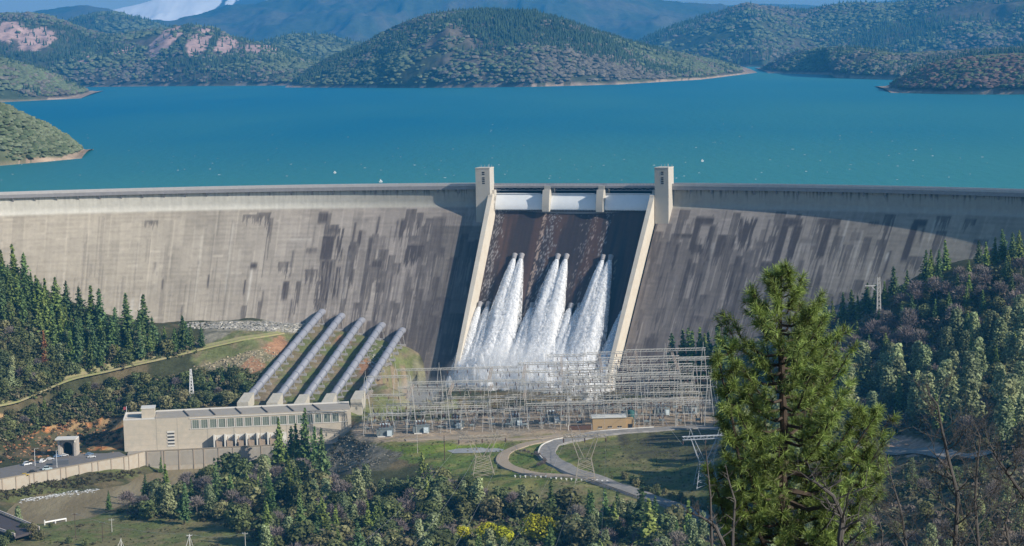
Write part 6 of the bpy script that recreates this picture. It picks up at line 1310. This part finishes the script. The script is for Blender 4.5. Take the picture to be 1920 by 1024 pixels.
# river bridge in the corner
zb = -137.5; b0, b1 = at_z(-60, 938, zb), at_z(74, 993, zb); b2, b3 = at_z(-60, 975, zb), at_z(28, 1006, zb)
br = simple("road_bridge", "dark road bridge with pale railings crossing the river at the frame corner", "bridge", loc=b1)
q = MB(); dz = np.array([0, 0, 1.2]); q.hexa([b2 - dz, b3 - dz, b1 - dz, b0 - dz, b2, b3, b1, b0]); q.build("deck", mat("bridge_deck", (.07, .06, .065), noise=.1), br)
for a, b in ((b0, b1), (b2, b3)):
    q = MB(); q.bar(a + (0, 0, 1.3), b + (0, 0, 1.3), .55); q.bar(a + (0, 0, .45), b + (0, 0, .45), .35)
    for t in np.linspace(0, 1, 16): q.bar(a + (b - a) * t, a + (b - a) * t + np.array([0, 0, 1.3]), .3)
    q.build("railing", mat("rail_pale", (.55, .48, .44)), br)
q = MB()
for f in (.25, .75): c = (b0 * (1 - f) + b1 * f); q.box(c + (0, -2, -6), (2, 3, 11))
q.build("bridge_pier", c_deck, br)
a, b = on_ground(84, 985), on_ground(124, 978); ba = simple("barrier", "white roadside barrier on posts beside the bridge end", "barrier", loc=a); q = MB(); q.bar(a + (0, 0, 1.6), b + (0, 0, 1.6), .6); q.build("rail", mat("white_paint"), ba)
for f in (0, .5, 1): q = MB(); q.bar(a + (b - a) * f - (0, 0, .3), a + (b - a) * f + np.array([0, 0, 1.6 + (1.2 if f == 0 else 0)]), .5); q.build("post", mat("white_paint"), ba)
# boats
for (x, y, s, l) in [(628, 325, .4, "white sailing boat on the lake closest to the dam's long west wing"), (714, 342, .5, "small white boat showing just above the dam parapet"), (1317, 303, .38, "white sailing boat on the lake beyond the east tower")]:
    p = at_z(x, y, .2); o = simple("sailboat", l, "boat", loc=p); q = MB(); q.hexa([p + (-2.4 * s, -.3, 0), p + (2.2 * s, -.3, 0), p + (2.2 * s, .3, 0), p + (-2.4 * s, .3, 0), p + (-2.6 * s, -.9, .9), p + (3.0 * s, -.2, 1.0), p + (3.0 * s, .2, 1.0), p + (-2.6 * s, .9, .9)]); q.build("hull", mat("white_paint"), o)
    q = MB(); q.add([p + (-.6, 0, 1.2), p + (1.8 * s, 0, 1.2), p + (-.2, .05, 4.5 * s), p + (-.6, .1, 1.2), p + (1.8 * s, .1, 1.2), p + (-.2, .15, 4.5 * s)], [(0, 1, 4, 3), (1, 2, 5, 4), (2, 0, 3, 5)], [(0, 2, 1), (3, 4, 5)]); q.build("sail", mat("sail_white", (.85, .85, .85)), o)
    q = MB(); q.tube([p + (-.6, 0, .8), p + (-.6, 0, 5.2 * s)], .07, 4); q.build("mast", steel, o)
# whitecaps and river foam
def flecks(name, P, size, m, label, flat=.35):
    rng = np.random.default_rng(len(P)); V = []; T = []
    for i, p in enumerate(P):
        n = 5; a = np.sort(rng.random(n) * 6.28); s = size * (.4 + 1.2 * rng.random()); k = len(V)
        V += [(p[0] + math.cos(t) * s * rng.uniform(.6, 1.5), p[1] + math.sin(t) * s * flat, p[2]) for t in a] + [(p[0], p[1], p[2] + size * .25)]; T += [(k + j, k + (j + 1) % n, k + n) for j in range(n)]
    o = link(name, mesh_np(name, np.array(V), np.array(T), m)); tag(o, label, "foam", kind="stuff")
foam_m = mat("foam_mat", (.80, .82, .84), rough=.9)
rng = np.random.default_rng(3); P = [at_z(rng.uniform(0, 1920), 200 + 140 * rng.random() ** .6, .05) for _ in range(150)]; flecks("whitecap_foam", P, .8, foam_m, "scattered small whitecaps on the lake", .5)
P = []
for (x0, y0, x1, y1, n, sp) in [(28, 930, 100, 922, 260, 5), (130, 917, 190, 905, 240, 3.5), (195, 902, 245, 888, 300, 3.5), (160, 910, 250, 888, 150, 4), (250, 885, 268, 878, 60, 3), (40, 938, 180, 918, 120, 4)]:
    for _ in range(n * 3): t = rng.random(); P.append(at_z(x0 + (x1 - x0) * t + rng.normal(0, 4), y0 + (y1 - y0) * t + rng.normal(0, sp * .6), ZR + .45))
flecks("rapids_foam", P, .5, foam_m, "white water along the river bank under the wall", .6)
# ================================================================== JETS
def water_shell(name, cover):
    m = bpy.data.materials.new(name); m.use_nodes = True; N = m.node_tree.nodes; L = m.node_tree.links; b = N["Principled BSDF"]; b.inputs["Base Color"].default_value = (.94, .95, .97, 1); b.inputs["Roughness"].default_value = 1; b.inputs["Specular IOR Level"].default_value = 0
    tr = N.new("ShaderNodeBsdfTranslucent"); tr.inputs[0].default_value = (.94, .95, .97, 1); ms = N.new("ShaderNodeMixShader"); ms.inputs[0].default_value = .3; L.new(b.outputs[0], ms.inputs[1]); L.new(tr.outputs[0], ms.inputs[2])
    if cover < 1:
        tc = N.new("ShaderNodeTexCoord"); mp = N.new("ShaderNodeMapping"); mp.inputs["Scale"].default_value = (1, 1, .09); nz = N.new("ShaderNodeTexNoise"); nz.inputs["Scale"].default_value = .8; nz.inputs["Detail"].default_value = 4; nz.inputs["Roughness"].default_value = .6; L.new(tc.outputs["Object"], mp.inputs[0]); L.new(mp.outputs[0], nz.inputs[0])
        mr = N.new("ShaderNodeMapRange"); c = .5 + (.5 - cover) * .22; mr.inputs[1].default_value = c - .17; mr.inputs[2].default_value = c + .17; mr.inputs[3].default_value = 0; mr.inputs[4].default_value = .9; L.new(nz.outputs[0], mr.inputs[0])
        tp = N.new("ShaderNodeBsdfTransparent"); m2 = N.new("ShaderNodeMixShader"); L.new(mr.outputs[0], m2.inputs[0]); L.new(tp.outputs[0], m2.inputs[1]); L.new(ms.outputs[0], m2.inputs[2]); L.new(m2.outputs[0], N["Material Output"].inputs["Surface"])
    else: L.new(ms.outputs[0], N["Material Output"].inputs["Surface"])
    return m
wat_m = water_shell("white_water", 1.0); veil = [water_shell("water_veil", .8), water_shell("thin_water_veil", .5), water_shell("thinnest_water_veil", .3)]
order12 = ["first", "second", "third", "fourth", "fifth", "sixth"]
def jet(i, s, h, hend, rmax, bias):
    o = root_at("water_jet", spos(s, h), None, "water jet"); rng = np.random.default_rng(i); org = np.array(o['_org'])
    nh, na = 110, 40; t = np.linspace(0, 1, nh); th = np.arange(na) / na * 2 * math.pi; T_, A_ = np.meshgrid(t, th, indexing='ij')
    prof = lambda t: .8 + rmax * (1.02 * t ** .72)
    r = prof(t); cs = s - bias * rmax * t ** .9; lift = 1.2 + r * .5 + (4.5 * t ** .5 if i >= 6 else 0); hh = h + (hend - h) * t
    F1 = grid_faces(nh, na); idx = np.arange(nh * na).reshape(nh, na); F2 = np.stack([idx[:-1, -1], idx[1:, -1], idx[1:, 0], idx[:-1, 0]], -1)
    for k, (mul, m_) in enumerate([(.92, wat_m), (1.08, veil[1]), (1.28, veil[2])]):
        nz = fbm(np.cos(A_) * 1.6 + i * 5 + T_ * 1.5, np.sin(A_) * 1.6 + T_ * 2.8, i + k, 4) - .5; nz2 = fbm(np.cos(A_) * 6 + T_ * 2, np.sin(A_) * 6 + T_ * 5, i + 50 + k, 4) - .5
        Rr = r[:, None] * mul * (1 + (nz * .6 + nz2 * .28) * (.5 if k == 0 else 1.1))
        S3 = cs[:, None] + np.cos(A_) * Rr; LF = lift[:, None] + np.sin(A_) * Rr * .6 + (nz2 * r[:, None] * .25)
        V = spos(S3, hh[:, None] + nz * r[:, None] * .3 + 0 * S3, np.maximum(LF, .4)) - org
        link("stream" if k == 0 else "water_veil", mesh_np("stream", V.reshape(-1, 3), np.concatenate([F1, F2]), m_, None, True), o)
    m = int(700 + 60 * rmax); tt = rng.random(m) ** .8; rr = prof(tt); aa = rng.random(m) * 6.283; q_ = 1.0 + .5 * abs(rng.normal(0, .5, m)); hh2 = h + (hend - h) * tt
    P = spos(np.interp(tt, t, cs) + np.cos(aa) * rr * q_, hh2 + rng.normal(0, 1, m), np.maximum(.6, np.interp(tt, t, lift) + np.sin(aa) * rr * .6 * q_))
    sz = (.08 + .15 * rng.random(m) * (.4 + tt))[:, None, None]; d = rng.normal(0, 1, (m, 3, 3)); d[:, :, 2] *= 2.0; V = (P[:, None] + d * sz * .6).reshape(-1, 3)
    link("spray_drops", mesh_np("spray_drops", V - org, np.arange(3 * m).reshape(m, 3), wat_m), o); return o
for i, (s, h) in enumerate(JETS):
    up = i < 6; rm = (11.5 if up else 8.5); bias = [.12, -.28][i % 2]
    if i in (8, 11): bias = .05
    o = jet(i, s, h, 150, rm, bias); o["group"] = "outlet jets on the spillway"
    o["label"] = ("upper outlet jet on the spillway, %s counted from the west wall" % order12[i]) if up else ("lower outlet jet on the spillway, %s counted from the west wall" % order12[i - 6])
# boiling water at the foot
for lay, (mm_, hgt) in enumerate([(wat_m, 1.0), (veil[1], 1.35)]):
    nx_, ny_ = 150, 80; sg, og = np.meshgrid(np.linspace(-95, 60, nx_), np.linspace(-16, 48, ny_), indexing='ij'); hz_ = fbm(sg / 9, og / 7, 201 + lay, 5)
    env = sstep(-74, -54, sg) * sstep(60, 50, sg)
    zz = ZR + .6 + hgt * (30 * np.exp(-((og + 2) / 20) ** 2) * (.25 + 1.1 * hz_) * env + 2.5 * hz_)
    V = dpos(sg, srun(140) + og, zz)
    fm = link("foam", mesh_np("foam", V.reshape(-1, 3), grid_faces(nx_, ny_)[:, ::-1], mm_, None, True)); tag(fm, ["boiling white foam at the foot of the spillway", "torn veil of spray just above the boiling foam"][lay], "foam", kind="stuff")
def mist(dens, label, cen, rad, rz=0.0):
    m = bpy.data.materials.new("mist_mat"); m.use_nodes = True; N = m.node_tree.nodes; L = m.node_tree.links; N.remove(N["Principled BSDF"]); v = N.new("ShaderNodeVolumePrincipled"); v.inputs["Color"].default_value = (.99, .995, 1, 1); v.inputs["Anisotropy"].default_value = .0
    tc = N.new("ShaderNodeTexCoord"); nz = N.new("ShaderNodeTexNoise"); nz.inputs["Scale"].default_value = 2.6; nz.inputs["Detail"].default_value = 3; L.new(tc.outputs["Object"], nz.inputs[0])
    ln = N.new("ShaderNodeVectorMath"); ln.operation = 'LENGTH'; L.new(tc.outputs["Object"], ln.inputs[0]); mr = N.new("ShaderNodeMapRange"); mr.inputs[1].default_value = 1.0; mr.inputs[2].default_value = .35; mr.inputs[3].default_value = 0; mr.inputs[4].default_value = 1; L.new(ln.outputs["Value"], mr.inputs[0])
    r2 = N.new("ShaderNodeMapRange"); r2.inputs[1].default_value = .36; r2.inputs[2].default_value = .66; r2.inputs[3].default_value = .12; r2.inputs[4].default_value = 1; L.new(nz.outputs[0], r2.inputs[0])
    mu = N.new("ShaderNodeMath"); mu.operation = 'MULTIPLY'; L.new(mr.outputs[0], mu.inputs[0]); L.new(r2.outputs[0], mu.inputs[1]); m2 = N.new("ShaderNodeMath"); m2.operation = 'MULTIPLY'; m2.inputs[1].default_value = dens; L.new(mu.outputs[0], m2.inputs[0]); L.new(m2.outputs[0], v.inputs["Density"]); L.new(v.outputs[0], N["Material Output"].inputs["Volume"])
    V = []
    for a in np.linspace(0, math.pi, 9):
        for b in np.arange(14) / 14 * 2 * math.pi: V.append((math.sin(a) * math.cos(b), math.sin(a) * math.sin(b), math.cos(a)))
    idx = np.arange(9 * 14).reshape(9, 14); F_ = np.stack([idx[:-1], idx[1:], np.roll(idx, -1, 1)[1:], np.roll(idx, -1, 1)[:-1]], -1).reshape(-1, 4)
    o = link("spray_mist", mesh_np("spray_mist", np.array(V), F_, m)); o.location = [float(c) for c in cen]; o.scale = rad; o.rotation_euler = (0, 0, rz); tag(o, label, "mist", kind="stuff"); return o
mist(.12, "white spray hanging over the foot of the spillway", dpos(-4, srun(122) + 14, -124.0), (62, 22, 36), -THC)
mist(.06, "thin spray drifting downstream from the spillway", dpos(-78, srun(140) + 10, -134.0), (58, 26, 20), -THC + .2)
# prototypes that were never planted
for L_ in PT.values():
    for o in L_:
        if id(o) not in USED:
            for c in list(o.children): bpy.data.objects.remove(c)
            bpy.data.objects.remove(o)
